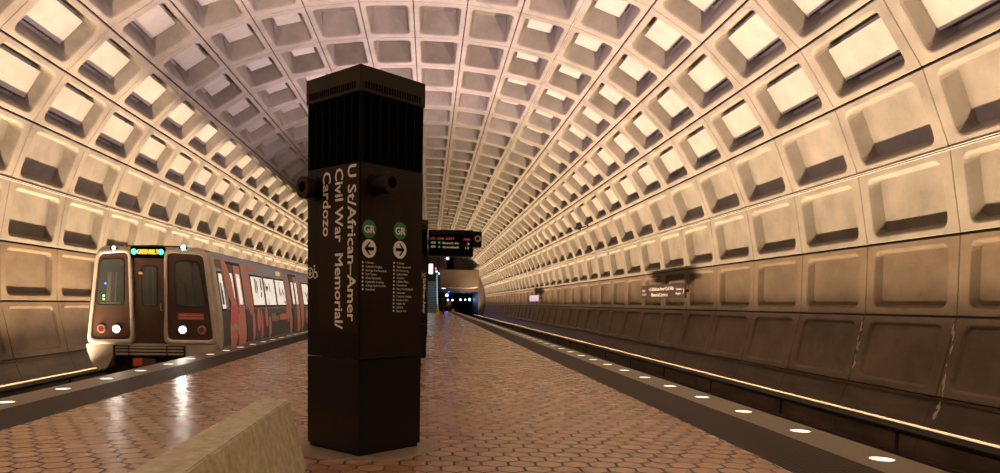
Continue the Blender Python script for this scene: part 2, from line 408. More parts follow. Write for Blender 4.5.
for i in range(20):
    lab = '%s round light from the camera set in the left platform edge%s' % ((ORD + ['nineteenth', 'twentieth'])[i], ', beside the train' if 7.41 + i * 1.1458 > 15.9 else '')
    edge_light(-4.18, 7.41 + i * 1.1458, lab, 'round lights set in the left platform edge')

# ------------------------------------------------------------------ lettering
def text_bm(bm, s, origin, r, up, n, width=None, height=None, align='L', extrude=.0015, bold=.012, mi=0, lift=.002):
    """letters as raised shapes: origin = left end (or centre) of the baseline, r = reading direction, up = letter-up, n = face normal"""
    cu = bpy.data.curves.new('lettering', 'FONT'); cu.body = s; cu.size = 1; cu.resolution_u = 2; cu.extrude = 0
    o = bpy.data.objects.new('lettering', cu); C.objects.link(o)
    bpy.context.view_layer.update()
    me = o.to_mesh(); co = [v.co.copy() for v in me.vertices]; polys = [list(p.vertices) for p in me.polygons]; o.to_mesh_clear()
    bpy.data.objects.remove(o); bpy.data.curves.remove(cu)
    if not co: return
    xs = [c.x for c in co]; x0, x1 = min(xs), max(xs)
    H = .72
    sy = (height / H) if height else width / (x1 - x0)
    sx = (width / (x1 - x0)) if width else sy
    sh = -x0 if align == 'L' else (-(x0 + x1) / 2 if align == 'C' else -x1)
    r, up, n = Vector(r), Vector(up), Vector(n); origin = Vector(origin)
    for q, (dx, dy_) in enumerate(((0, 0), (bold, 0), (-bold, 0), (0, bold), (0, -bold)) if bold else ((0, 0),)):   # heavier strokes
        vv = [bm.verts.new(origin + r * ((c.x + sh + dx) * sx) + up * ((c.y + dy_ * .7) * sy) + n * (lift + extrude + q * .00012)) for c in co]
        for p in polys:
            try: fc = bm.faces.new([vv[i] for i in p]); fc.material_index = mi
            except ValueError: pass
def disc_on(bm, c, r, up, n, rad, lift, rin=0, k=24, mi=0, th=0):
    c = Vector(c); r = Vector(r); up = Vector(up); n = Vector(n)
    A = [bm.verts.new(c + r * rad * math.cos(2 * PI * i / k) + up * rad * math.sin(2 * PI * i / k) + n * lift) for i in range(k)]
    if rin:
        B = [bm.verts.new(c + r * rin * math.cos(2 * PI * i / k) + up * rin * math.sin(2 * PI * i / k) + n * lift) for i in range(k)]
        for i in range(k): bm.faces.new((A[i], A[(i + 1) % k], B[(i + 1) % k], B[i])).material_index = mi
    else: bm.faces.new(A).material_index = mi
    if th:
        D = [bm.verts.new(v.co - n * th) for v in A]
        for i in range(k): bm.faces.new((A[(i + 1) % k], A[i], D[i], D[(i + 1) % k])).material_index = mi
def poly_on(bm, c, r, up, n, pl, lift, mi=0, th=0):
    c = Vector(c); r = Vector(r); up = Vector(up); n = Vector(n)
    A = [bm.verts.new(c + r * a + up * b + n * lift) for a, b in pl]
    bm.faces.new(A).material_index = mi
    if th:
        D = [bm.verts.new(v.co - n * th) for v in A]; k = len(A)
        for i in range(k): bm.faces.new((A[(i + 1) % k], A[i], D[i], D[(i + 1) % k])).material_index = mi
ARROW = [(-.5, 0), (-.06, .42), (.14, .42), (-.17, .11), (.5, .11), (.5, -.11), (-.17, -.11), (.14, -.42), (-.06, -.42)]

# ------------------------------------------------------------------ information pylons
S2 = math.sqrt(.5); HD = .4105; FW = HD / S2
def sq_prism(bm, hd, z0, z1, bev=0, mi=0):
    A = [bm.verts.new((hd * x, hd * y, z0)) for x, y in ((0, -1), (1, 0), (0, 1), (-1, 0))]
    B = [bm.verts.new((hd * x, hd * y, z1)) for x, y in ((0, -1), (1, 0), (0, 1), (-1, 0))]
    fs = [bm.faces.new(A[::-1]), bm.faces.new(B)] + [bm.faces.new((A[i], A[(i + 1) % 4], B[(i + 1) % 4], B[i])) for i in range(4)]
    for q in fs: q.material_index = mi
    if bev: bmesh.ops.bevel(bm, geom=list({e for q in fs for e in q.edges}), offset=bev, segments=2, affect='EDGES')
GRN_L = ['U Street', 'Columbia Heights', 'Georgia Ave-Petworth', 'Fort Totten', 'West Hyattsville', 'Hyattsville Crossing', 'College Park-U of Md', 'Greenbelt']
GRN_R = ['U Street', 'Shaw-Howard U', 'Mt Vernon Sq', 'Gallery Place', 'Archives', "L'Enfant Plaza", 'Waterfront', 'Navy Yard-Ballpark', 'Anacostia', 'Congress Heights', 'Southern Ave', 'Naylor Rd', 'Suitland', 'Branch Ave']
# the four faces: start corner, viewer-right direction, outward normal
FACES = [((-HD, 0), (S2, -S2), (-S2, -S2)), ((0, -HD), (S2, S2), (S2, -S2)), ((HD, 0), (-S2, S2), (S2, S2)), ((0, HD), (-S2, -S2), (-S2, S2))]
def make_pylon(x, y, label, name_faces, near):
    t = thing('information_pylon', label, 'pylon', (x, y, 0), group='station pylons')
    bm = BM(); n = 40
    A = [bm.verts.new((.52 * math.cos(2 * PI * i / n), .52 * math.sin(2 * PI * i / n), .0)) for i in range(n)]
    B = [bm.verts.new((.514 * math.cos(2 * PI * i / n), .514 * math.sin(2 * PI * i / n), .006)) for i in range(n)]
    for i in range(n): bm.faces.new((A[i], A[(i + 1) % n], B[(i + 1) % n], B[i]))
    bm.faces.new(B); obj('base_disc', bm, M['disc'], t)['label'] = 'pale round base plate'
    bm = BM(); sq_prism(bm, HD - .02, .006, .04); sq_prism(bm, HD, .03, .658, .003); obj('base_panel', bm, M['blackp'], t)['label'] = 'polished black lower cladding'
    bm = BM(); sq_prism(bm, HD, .664, 1.972, .004); body = obj('body', bm, M['bronze'], t)
    bm = BM(); sq_prism(bm, HD - .03, 1.972, 2.43); core = obj('louvre_core', bm, M['void'], t)
    bm = BM()
    for (cx, cy), (rx, ry), (nx, ny) in FACES:
        for k in range(8):
            s_ = .012 + k * (FW - .024) / 7
            px, py = cx + rx * s_, cy + ry * s_
            a = Vector((px, py)); hw = .006; dn = .028
            q = [(a.x - rx * hw, a.y - ry * hw), (a.x + rx * hw, a.y + ry * hw), (a.x + rx * (hw + .012) - nx * dn, a.y + ry * (hw + .012) - ny * dn), (a.x + rx * (.012 - hw) - nx * dn, a.y + ry * (.012 - hw) - ny * dn)]
            lo = [bm.verts.new((u, v, 1.972)) for u, v in q]; hi = [bm.verts.new((u, v, 2.43)) for u, v in q]
            for i in range(4): bm.faces.new((lo[i], lo[(i + 1) % 4], hi[(i + 1) % 4], hi[i]))
            bm.faces.new(lo[::-1]); bm.faces.new(hi)
    obj('louvre_blades', bm, M['fin'], t)
    bm = BM(); sq_prism(bm, HD + .010, 2.425, 2.592, .004)
    cap = obj('cap', bm, M['bronze3'], t)
    for fi, ((cx, cy), (rx, ry), (nx, ny)) in enumerate(FACES):
        bm = BM(); c = Vector((cx + nx * .0071, cy + ny * .0071, 0))
        # a long row of narrow vertical slots low on the cap
        s0, s1 = (.04, .53)
        for k in range(22):
            s_ = s0 + (s1 - s0) * k / 21
            poly_on(bm, c + Vector((rx, ry, 0)) * s_, (rx, ry, 0), (0, 0, 1), (nx, ny, 0), [(-.0065, 2.446), (.0065, 2.446), (.0065, 2.492), (-.0065, 2.492)], .0015, th=.002)
        obj('vent_slots', bm, M['void'], cap)['label'] = 'row of black vent slots'
    for fi, ((cx, cy), r2, n2) in enumerate(FACES):
        r = Vector((*r2, 0)); nn = Vector((*n2, 0)); up = Vector((0, 0, 1)); o0 = Vector((cx, cy, 0))
        if fi in name_faces:
            # brown panel with the station name reading downwards
            bm = BM(); poly_on(bm, o0, r, up, nn, [(.145, .84), (FW - .006, .84), (FW - .006, 1.965), (.145, 1.965)] if fi % 2 == 0 else [(.006, .84), (FW - .006, .84), (FW - .006, 1.965), (.006, 1.965)], .003, th=.006)
            p = obj('name_panel', bm, M['bronze2'], t)
            rd = Vector((0, 0, -1))
            if fi % 2 == 0: cols = ((.462, 'U St/African\u2013Amer', 1.955, 1.035), (.326, 'Civil War  Memorial/', 1.945, 1.08), (.190, 'Cardozo', 1.935, .435))
            else: cols = ((.470, 'U St/African\u2013Amer', 1.60, .74), (.34, 'Civil War  Memorial/', 1.60, .78), (.21, 'Cardozo', 1.60, .32))
            for s_, txt, zt, ln in cols:
                bm = BM()
                text_bm(bm, txt, o0 + r * s_ + up * zt, rd, r, nn, width=ln, height=.088 if fi % 2 == 0 else .07, bold=.022, lift=.004)
                obj('lettering', bm, M['white'], p)['label'] = 'white lettering reading downwards'
            if fi % 2 == 0:
                bm = BM(); c0 = o0 + r * .036 + up * 1.25
                disc_on(bm, c0, r, up, nn, .040, .003, .031)
                poly_on(bm, c0, rd, r, nn, [(a * -.045, b * .05) for a, b in ARROW], .003)
                c1 = o0 + r * .095 + up * 1.255
                disc_on(bm, c1 + up * -.02, r, up, nn, .024, .003, .017, k=16)
                disc_on(bm, c1 + up * .042 - r * .008, r, up, nn, .008, .003, k=10)
                poly_on(bm, c1, r, up, nn, [(-.012, .03), (-.004, .03), (-.002, .006), (.020, .006), (.034, -.030), (.026, -.034), (.014, -.004), (-.010, -.004)], .0032)
                obj('access_symbol', bm, M['white'], t)['label'] = 'white arrow in a ring and wheelchair symbol'
        else:
            bm = BM(); poly_on(bm, o0, r, up, nn, [(.006, .668), (FW - .006, .668), (FW - .006, 1.965), (.006, 1.965)], .003, th=.006)
            p = obj('direction_panel', bm, M['bronze2'], t)
            for sc_, zc, lst, flip, key in ((.078, 1.537, GRN_L, 1, 'left'), (.358, 1.546, GRN_R, -1, 'right')):
                g = BM(); disc_on(g, o0 + r * sc_ + up * zc, r, up, nn, .0605, .005, th=.003); obj('line_disc', g, M['green'], p)['label'] = 'green disc lettered GR'
                g = BM(); text_bm(g, 'GR', o0 + r * sc_ + up * (zc - .026), r, up, nn, height=.052, align='C', bold=.03, lift=.006); obj('line_letters', g, M['white'], p); g = BM()
                disc_on(g, o0 + r * sc_ + up * (zc - .130), r, up, nn, .0615, .005, th=.003)
                if near:
                    g2 = BM()
                    for q, nm in enumerate(lst):
                        zz = zc - .130 - .100 - .0255 * q
                        disc_on(g2, o0 + r * (sc_ - .055) + up * (zz + .007), r, up, nn, .0075, .0048, k=10)
                        text_bm(g2, nm, o0 + r * (sc_ - .03) + up * zz, r, up, nn, height=.0145, bold=.01, lift=.0048)
                    obj('station_list', g2, M['white'], p)['label'] = 'small white list of station names'
                obj('arrow_disc', g, M['white'], p)
                g = BM(); poly_on(g, o0 + r * sc_ + up * (zc - .130), r, up, nn, [(a * .082 * flip, b * .098) for a, b in ARROW], .0065); obj('arrow', g, M['void'], p)['label'] = 'black arrow pointing %s' % key
    if near:
        for fi, s_ in ((0, .105), (1, .135)):
            (cx, cy), r2, n2 = FACES[fi]; r = Vector((*r2, 0)); nn = Vector((*n2, 0)); c = Vector((cx, cy, 1.835)) + r * s_; q_ = .045 if fi == 0 else 0
            bm = BM(); tube(bm, c, c + nn * .03, .080, 28); tube(bm, c + nn * .025, c + nn * (.12 - q_), .066, 28) 
            k = obj('loudspeaker', bm, M['bronze'], t); k['label'] = 'dark cylinder sticking out of the %s face' % ('left' if fi == 0 else 'right')
            bm = BM(); tube(bm, c + nn * (.115 - q_), c + nn * (.165 - q_), .074, 28); 
            disc_on(bm, c + nn * (.166 - q_), r, (0, 0, 1), nn, .052, 0, .036)
            obj('cylinder_head', bm, M['bronze3'], k)
            bm = BM(); disc_on(bm, c + nn * (.167 - q_), r, (0, 0, 1), nn, .037, 0); obj('speaker_opening', bm, M['void'], k)
    return t
M['disc'] = noisy('concrete_disc', (.16, .12, .08), (.26, .20, .14), 5, .6, .2)
M['bronze3'] = noisy('olive_bronze_cap', (.022, .016, .008), (.028, .020, .011), 6, .42, .03, 3)
for k_ in ('bronze', 'bronze2', 'bronze3'): M[k_].node_tree.nodes['Principled BSDF'].inputs['Specular IOR Level'].default_value = .10
make_pylon(*PYLONS[0], 'nearest tall dark station pylon with the full station name and green GR discs', (0, 2), True)
make_pylon(*PYLONS[1], 'dark station pylon directly behind the nearest one, beside the arrivals display', (1, 3), False)
make_pylon(*PYLONS[2], 'farthest dark station pylon, mostly hidden behind the other two', (1, 3), False)

# ------------------------------------------------------------------ concrete bench
t = None
bm = BM(); y0, y1 = 1.2, 4.50
q = [(-.75, .0), (-.842, .45), (-1.035, .45), (-1.127, 0)]
A = [bm.verts.new((x, y0 - (.06 if z == 0 else 0), z)) for x, z in q]; B = [bm.verts.new((x, y1 + (.09 if z == 0 else 0), z)) for x, z in q]
for i in range(4): bm.faces.new((A[i], A[(i + 1) % 4], B[(i + 1) % 4], B[i]))
bm.faces.new(A[::-1]); bm.faces.new(B); bmesh.ops.recalc_face_normals(bm, faces=bm.faces)
bmesh.ops.bevel(bm, geom=bm.edges[:], offset=.007, segments=2, affect='EDGES')
for v in bm.verts: v.co.x += 0; v.co.y -= 3
o = obj('concrete_bench', bm, M['bench']); o.location = (0, 3, 0)
tag(o, 'rough tan concrete bench with sloping sides in the left foreground', 'bench')

# ------------------------------------------------------------------ children placed in world coordinates under a thing
def part(name, bm, m, parent, label=None, smooth=False):
    top = parent
    while top.parent: top = top.parent
    bmesh.ops.translate(bm, verts=bm.verts, vec=-Vector(top.location))
    o = obj(name, bm, m, parent, smooth)
    if label: o['label'] = label
    return o

# ------------------------------------------------------------------ arrivals display on the second pylon
M['ledred'] = mat('red_led', (.2, .02, .02), .5, emit=(1, .10, .13), es=.5)
M['ledamber'] = mat('amber_led', (.2, .15, .05), .5, emit=(1, .72, .42), es=.5)
M['ledgreen'] = mat('green_led', (.05, .2, .05), .5, emit=(.35, 1, .4), es=.35)
X_, Z_ = Vector((1, 0, 0)), Vector((0, 0, 1)); NF = Vector((0, -1, 0))
dy = 13.85
DZ = .03
t = thing('arrivals_display', 'black hanging arrivals display with red and amber rows, fixed beside the second pylon', 'display', (-.05, dy, 1.85))
bm = BM(); box(bm, -.025, .81, dy, dy + .30, 1.89, 2.375, .012); cs = part('case', bm, M['blackp2'] if 'blackp2' in M else M['bronze'], t)
bm = BM(); box(bm, -.01, .785, dy - .006, dy, 1.915, 2.30); part('screen', bm, M['void'], t)
bm = BM(); box(bm, .812, .965, dy + .02, dy + .28, 2.07, 2.36, .01); e_ = part('end_box', bm, M['bronze'], t)
bm = BM(); disc_on(bm, (.89, dy + .02, 2.225), X_, Z_, NF, .058, .004, .036, th=0); part('ring', bm, M['cover'], e_, 'pale ring')
bm = BM(); box(bm, -.041, .0, dy + .14, dy + .16, 2.10, 2.2); part('bracket', bm, M['bronze'], t)
rows = [(.015, 'LN', 2.195, 'ledred'), (.145, 'CAR', 2.195, 'ledred'), (.30, 'DEST', 2.195, 'ledred'), (.63, 'MIN', 2.185, 'ledred'),
        (.02, 'GR', 2.12, 'ledamber'), (.155, '8', 2.12, 'ledgreen'), (.24, 'Branch Av', 2.115, 'ledamber'), (.69, '3', 2.105, 'ledamber'),
        (.02, 'GR', 2.045, 'ledamber'), (.155, '6', 2.045, 'ledgreen'), (.24, 'Greenbelt', 2.04, 'ledamber'), (.66, '12', 2.03, 'ledamber')]
wid = {'LN': .085, 'CAR': .13, 'DEST': .17, 'MIN': .12, 'GR': .10, '8': .045, '6': .045, 'Branch Av': .33, 'Greenbelt': .33, '3': .05, '12': .075}
for mk in ('ledred', 'ledamber', 'ledgreen'):
    bm = BM()
    for x, s_, z, k in rows:
        if k == mk: text_bm(bm, s_, (x, dy - .006, z), X_, Z_, NF, width=wid[s_] * .92, height=.038, bold=0)
    part({'ledred': 'header_row', 'ledamber': 'train_rows', 'ledgreen': 'car_count'}[mk], bm, M[mk], t)

for c_ in t.children:
    c_.location.z += DZ

# ------------------------------------------------------------------ station name signs on the right wall
M['signface'] = mat('dark_brown_sign_face', (.030, .019, .013), .45)
M['signsheen'] = mat('painted_sheen_sign_face', (.32, .30, .55), .3)  # bluish reflection on the far sign, put into its face colour
def wall_sign(y0, y1, z0, z1, label, face):
    yc, zc = (y0 + y1) / 2, (z0 + z1) / 2
    t = thing('station_name_sign', label, 'sign', (7.28, yc, zc), group='station name signs on the right wall')
    bm = BM(); box(bm, 7.24, 7.28, y0, y1, z0, z1, .006); bd = part('board', bm, M[face], t)
    for yy in (y0 + .6, y1 - .6):
        bm = BM(); box(bm, 7.27, 7.56, yy - .04, yy + .04, zc - .04, zc + .04); part('bracket', bm, M['bronze'], t)
    bm = BM(); r, n = Vector((0, -1, 0)), Vector((-1, 0, 0)); H = z1 - z0; W = y1 - y0
    def T(s_, u, v, wd, ht, al='C'): text_bm(bm, s_, (7.24, y1 - u * W, z0 + v * H), r, Z_, n, width=wd * W, height=ht * H, align=al, bold=0)
    T('\u2022 U St/African-Amer Civil War', .49, .56, .58, .26); T('Memorial/Cardozo', .46, .15, .38, .26)
    part('lettering', bm, M['white'], bd, 'large white station name'); bm = BM()
    T('Shaw', .075, .54, .08, .15); T('Howard U', .085, .25, .11, .15)
    part('lettering', bm, M['white'], bd, 'small lettering at the far end'); bm = BM()
    T('Columbia', .875, .54, .11, .15); T('Heights', .87, .25, .10, .15)
    poly_on(bm, (7.24, y1 - .965 * W, z0 + .45 * H), r, Z_, n, [(-.04, .08), (.03, 0), (-.04, -.08), (-.01, -.08), (.07, 0), (-.01, .08)], .003)
    part('lettering', bm, M['white'], bd)
wall_sign(20.85, 25.2, 1.30, 1.74, 'brown station name sign with white lettering, the nearer one on the right wall', 'signface')
wall_sign(49.0, 53.3, 1.27, 1.70, 'small far station name sign with a lilac blue sheen painted into its face on the right wall', 'signsheen')

# ------------------------------------------------------------------ small cameras on the vault
def vault_point(ci, v):
    p, q = Vector(pts[ci]), Vector(pts[ci + 1]); return p.lerp(q, v)
for (ci, v, y, lab) in ((9, .55, 52, 'tiny dark camera hanging from the crown of the vault beyond the display'), (4, .05, 32, 'small dark camera on a bracket high on the right vault')):
    p = vault_point(ci, v); inn = (Vector((CX, 2.0)) - p).normalized()
    t = thing('security_camera', lab, 'camera', (p.x, y, p.y))
    a = Vector((p.x, y, p.y)); d = Vector((inn.x, 0, inn.y)); e = a + d * .42
    bm = BM(); tube(bm, a + d * .012, a + d * .03, .07, 12); tube(bm, a + d * .012, e, .022); part('bracket', bm, M['void'], t)
    bm = BM(); tube(bm, e + Vector((0, .14, .02)), e + Vector((0, -.16, -.02)), .07, 12); c_ = part('housing', bm, M['bronze'], t)
    bm = BM(); tube(bm, e + Vector((0, -.155, -.02)), e + Vector((0, -.19, -.025)), .045, 12); part('lens', bm, M['blackp'], c_)

# ------------------------------------------------------------------ the train
TX, TY = -5.85, 15.9
TZ = -1.06
M['tsilver'] = noisy('train_silver', (.50, .45, .39), (.60, .55, .48), 4, .33, .02, 3, metal=.35)
M['tbrown'] = noisy('train_brown', (.050, .021, .012), (.065, .029, .017), 6, .5, .02, 3)
M['tgrey'] = noisy('wrap_blue_grey', (.38, .46, .74), (.46, .55, .84), 1.2, .35, .02, 3)
M['tdark'] = noisy('wrap_charcoal', (.045, .052, .075), (.09, .10, .13), 1.5, .35, .02, 4)
M['pink'] = noisy('wrap_salmon_pink', (.75, .30, .27), (.88, .42, .36), 3, .4, .02, 4)
M['pink2'] = mat('wrap_rose', (.85, .20, .26), .4)
M['troof'] = mat('train_roof', (.20, .18, .16), .5)
M['rubber'] = mat('black_rubber', (.012, .011, .010), .6)
M['under'] = noisy('underframe', (.012, .010, .008), (.04, .028, .02), 8, .7, .3)
M['glassd'] = mat('dark_cab_glass', (.035, .045, .045), .06, spec=.8)
M['head'] = mat('headlight_lens', (1, .95, .9), .2, emit=(1, .80, .66), es=14)
M['mark'] = mat('marker_light', (.8, .95, 1), .2, emit=(.35, .75, 1), es=22)
M['grn'] = mat('green_marker', (.1, .8, .5), .2, emit=(.04, 1, .42), es=3.0)
M['orange'] = mat('orange_led_sign', (.4, .2, .02), .5, emit=(1, .42, .03), es=2.6)
M['redl'] = mat('red_tail_lens', (.20, .02, .01), .25, emit=(1, .1, .04), es=.03)
M['redplate'] = mat('red_notice', (.50, .06, .05), .4)
M['coup'] = mat('orange_coupler', (.55, .10, .03), .5)
M['lit'] = mat('lit_window', (.8, .8, .75), .3, emit=(1, .93, .80), es=.62)
M['cabin'] = mat('cabin_panel', (.06, .055, .045), .6)
train = thing('metro_train', 'silver and brown metro train with pink wrapped side, headlights on, at the left platform edge', 'train', (TX, TY, TZ))
# half profile of the body: (half width, z)
BODY = [(1.30, -.30), (1.38, -.12), (1.415, .18), (1.41, .45), (1.375, .88), (1.28, 1.55), (1.20, 1.98), (1.12, 2.07), (.95, 2.13), (.6, 2.17), (0, 2.19)]
def side_x(z):
    for (a, za), (b, zb) in zip(BODY, BODY[1:]):
        if za <= z <= zb: return TX + a + (b - a) * (z - za) / (zb - za)
    return TX + 1.3
def body_shell(name, y0, y1, parent, sections=None):
    prof = BODY + [(-a, z) for a, z in BODY[-2::-1]]
    bm = BM(); n = len(prof)
    ys = [(y0, .0), (y0 + .10, 0)] + [(y1, 0)]
    rings = [[bm.verts.new((TX + a, y, z)) for a, z in prof] for y, _ in ys]
    for A, B in zip(rings, rings[1:]):
        for i in range(n - 1):
            fc = bm.faces.new((A[i], A[i + 1], B[i + 1], B[i]))
            zm = (prof[i][1] + prof[i + 1][1]) / 2
            fc.material_index = 1 if zm < .85 and zm > -.1 else (0 if zm < 2.03 and zm > 0 else 2)
            if zm <= -.1: fc.material_index = 3
    bm.faces.new(rings[0][::-1]).material_index = 3; bm.faces.new(rings[-1]).material_index = 3
    bmesh.ops.recalc_face_normals(bm, faces=bm.faces)
    return part(name, bm, [M['tgrey'], M['tdark'], M['troof'], M['under']], parent)
YB = TY + .12
shell = body_shell('car_body', YB, TY + 22.9, train)
rear = body_shell('rear_car', TY + 23.5, TY + 46, train)
bm = BM(); box(bm, TX - 1.15, TX + 1.15, TY + .35, TY + 46, -.72, -.28); 
part('underframe', bm, M['under'], train)
for yb in (TY + 3.2, TY + 18.5, TY + 27, TY + 42):
    for q in (-1.05, 1.05):
        bm = BM()
        for xx in (-.75, .75): tube(bm, (TX + xx - .06, yb + q, -.68), (TX + xx + .06, yb + q, -.68), .375, 20)
        part('wheelset', bm, M['railsteel'], train)
# loops: rounded quadrilaterals in the front plane
def rquad(c4, r, k=5):
    """c4 = BL, BR, TR, TL"""
    out = []; c4 = [Vector(c) for c in c4]
    for i, c in enumerate(c4):
        a = (c4[i - 1] - c).normalized(); b = (c4[(i + 1) % 4] - c).normalized()
        p0, p1 = c + a * r, c + b * r
        for j in range(k):
            u = j / (k - 1); out.append(p0 * (1 - u) ** 2 + c * 2 * u * (1 - u) + p1 * u * u)
    return out
def extr(bm, loop, y0, y1, mi=0, cap=True):
    A = [bm.verts.new((v.x, y0, v.y)) for v in loop]; B = [bm.verts.new((v.x, y1, v.y)) for v in loop]; n = len(A)
    for i in range(n): bm.faces.new((A[i], A[(i + 1) % n], B[(i + 1) % n], B[i])).material_index = mi
    if cap: bm.faces.new(A[::-1]).material_index = mi; bm.faces.new(B).material_index = mi
def ring(bm, lo, li, y0, y1, inner_y=None, mi=0):
    """flat frame between two loops, front at y0, outer skirt back to y1, inner skirt back to inner_y"""
    n = len(lo); A = [bm.verts.new((v.x, y0 + .018, v.y)) for v in lo]; B = [bm.verts.new((v.x, y0, v.y)) for v in [l.lerp(i_, .22) for l, i_ in zip(lo, li)]]
    B2 = [bm.verts.new((v.x, y0, v.y)) for v in [l.lerp(i_, .85) for l, i_ in zip(lo, li)]]
    D = [bm.verts.new((v.x, y0 + .015, v.y)) for v in li]; A2 = [bm.verts.new((v.x, y1, v.y)) for v in lo]; D2 = [bm.verts.new((v.x, inner_y if inner_y is not None else y1, v.y)) for v in li]
    for P_, Q in ((A2, A), (A, B), (B, B2), (B2, D), (D, D2)):
        for i in range(n): bm.faces.new((P_[i], P_[(i + 1) % n], Q[(i + 1) % n], Q[i])).material_index = mi
V2 = lambda *a: [Vector(p) for p in a]
F = TY - .10    # foremost plane of the pods
# backing of the cab front
bm = BM(); extr(bm, rquad([(-7.20, .02), (-4.50, .02), (-4.72, 2.05), (-6.98, 2.05)], .12), TY - .02, YB + .02); front = part('cab_front', bm, M['tbrown'], train)
pods = {'right': ([(-5.60, .08), (-4.47, .08), (-4.68, 2.05), (-5.57, 2.10)], [(-5.52, .19), (-4.56, .19), (-4.76, 1.98), (-5.50, 2.02)],
                  [(-5.37, .88), (-4.69, .88), (-4.85, 1.86), (-5.37, 1.87)]),
        'left': ([(-7.21, .08), (-6.21, .08), (-6.25, 2.10), (-6.98, 2.04)], [(-7.12, .19), (-6.29, .19), (-6.32, 2.02), (-6.91, 1.97)],
                 [(-7.02, .88), (-6.42, .88), (-6.40, 1.89), (-6.90, 1.88)])}
for k_, (o_, i_, w_) in pods.items():
    bm = BM(); lo, li = rquad(o_, .17), rquad(i_, .12); ring(bm, lo, li, F, TY, F + .04)
    p = part('window_pod', bm, M['tsilver'], train, 'rounded silver frame on the %s of the cab front' % k_, True)
    bm = BM(); extr(bm, rquad([tuple(Vector(a)) for a in i_], .12), F + .04, TY); part('pod_panel', bm, M['tbrown'], p)
    bm = BM(); wl = rquad(w_, .11); c = sum((v for v in wl), Vector((0, 0))) / len(wl)
    wi = [v + (c - v).normalized() * .035 for v in wl]; ring(bm, wl, wi, F + .025, F + .04); part('window_seal', bm, M['rubber'], p)
    bm = BM(); extr(bm, wi, F + .034, F + .038); part('windscreen', bm, M['glassd'], p)
    # what shows in the cab behind the glass: pillars, pale seat back, instrument lights
    bm = BM()
    if k_ == 'right':
        extr(bm, rquad([(-5.31, .94), (-5.12, .94), (-5.14, 1.38), (-5.31, 1.50)], .05), F + .030, F + .0338)
        extr(bm, V2((-4.98, .94), (-4.95, .94), (-4.99, 1.8), (-5.02, 1.8)), F + .030, F + .0338)
        extr(bm, rquad([(-4.84, 1.30), (-4.76, 1.28), (-4.80, 1.52), (-4.87, 1.52)], .02), F + .030, F + .0338)
    else:
        extr(bm, V2((-6.80, .98), (-6.70, .98), (-6.66, 1.60), (-6.74, 1.60)), F + .030, F + .0338)
        extr(bm, V2((-6.62, .98), (-6.59, .98), (-6.55, 1.60), (-6.58, 1.60)), F + .030, F + .0338)
        extr(bm, V2((-6.92, .93), (-6.50, .93), (-6.50, .97), (-6.92, .97)), F + .030, F + .0338)
    part('cab_fitting', bm, M['cabin'], p)
for (x, z, mm) in ((-6.80, 1.36, 'bluel'), (-6.84, 1.10, 'cyanl'), (-6.84, 1.03, 'limel')):
    if mm not in M: M[mm] = mat(mm + '_light', (.1, .1, .1), .3, emit={'bluel': (.05, .12, 1), 'cyanl': (.5, .8, 1), 'limel': (.3, 1, .05)}[mm], es=4)
    bm = BM(); disc_on(bm, (x, F + .029, z), X_, Z_, NF, .022, 0, k=12); part('cab_light', bm, M[mm], train, 'small %s instrument light behind the left windscreen' % {'bluel': 'blue', 'cyanl': 'white', 'limel': 'green'}[mm])
# centre door
bm = BM(); extr(bm, rquad([(-6.20, .10), (-5.61, .10), (-5.61, 1.92), (-6.20, 1.92)], .02), TY - .05, TY); door = part('end_door', bm, M['tbrown'], train)
bm = BM(); lo = rquad([(-6.07, .88), (-5.72, .88), (-5.72, 1.74), (-6.07, 1.74)], .09); li = rquad([(-6.045, .905), (-5.745, .905), (-5.745, 1.715), (-6.045, 1.715)], .075)
ring(bm, lo, li, TY - .062, TY - .05); part('window_seal', bm, M['rubber'], door)
bm = BM(); extr(bm, li, TY - .055, TY - .051); part('door_window', bm, M['glassd'], door)
bm = BM(); box(bm, -5.93, -5.91, TY - .058, TY - .0555, .92, 1.70); box(bm, -5.83, -5.80, TY - .058, TY - .0555, .92, 1.70); part('painted_reflection', bm, M['cabin'], door)  # reflections in the door window, modelled as thin strips on the glass
bm = BM(); tube(bm, (-5.645, TY - .10, .80), (-5.645, TY - .10, .95), .012); tube(bm, (-5.645, TY - .10, .81), (-5.645, TY - .04, .81), .010); tube(bm, (-5.645, TY - .10, .94), (-5.645, TY - .04, .94), .010); part('door_handle', bm, M['steel'], door)
for x in (-6.225, -5.59):
    bm = BM(); tube(bm, (x, TY - .12, .62), (x, TY - .12, 1.45), .014); 
    for z in (.64, 1.43): tube(bm, (x, TY - .12, z), (x, TY - .03, z), .010)
    part('grab_rail', bm, M['steel'] if x < -6 else M['rubber'], train)
bm = BM(); box(bm, -6.10, -6.02, TY - .09, TY - .05, 1.56, 1.61); part('horn_bracket', bm, M['cover'], train)
bm = BM(); box(bm, -6.22, -5.60, TY - .07, TY, .06, .105); part('threshold', bm, M['steel'], train)
bm = BM(); box(bm, -6.26, -5.56, TY - .10, TY, 1.90, 2.14, .01); hd = part('sign_box', bm, M['void'], train)
bm = BM(); text_bm(bm, 'GREENBELT', (-5.90, TY - .101, 1.985), X_, Z_, NF, width=.44, height=.095, align='C', bold=.03); part('destination_lettering', bm, M['orange'], hd, 'glowing orange destination letters')
for x in (-6.185, -5.625):
    bm = BM(); disc_on(bm, (x, TY - .102, 2.03), X_, Z_, NF, .056, .004, th=.006); part('green_marker', bm, M['grn'], hd, 'round green marker lamp')
bm = BM(); extr(bm, rquad([(-6.98, 2.03), (-4.72, 2.03), (-4.86, 2.14), (-6.85, 2.14)], .04), TY - .02, YB + .05); part('brow', bm, M['tsilver'], train)
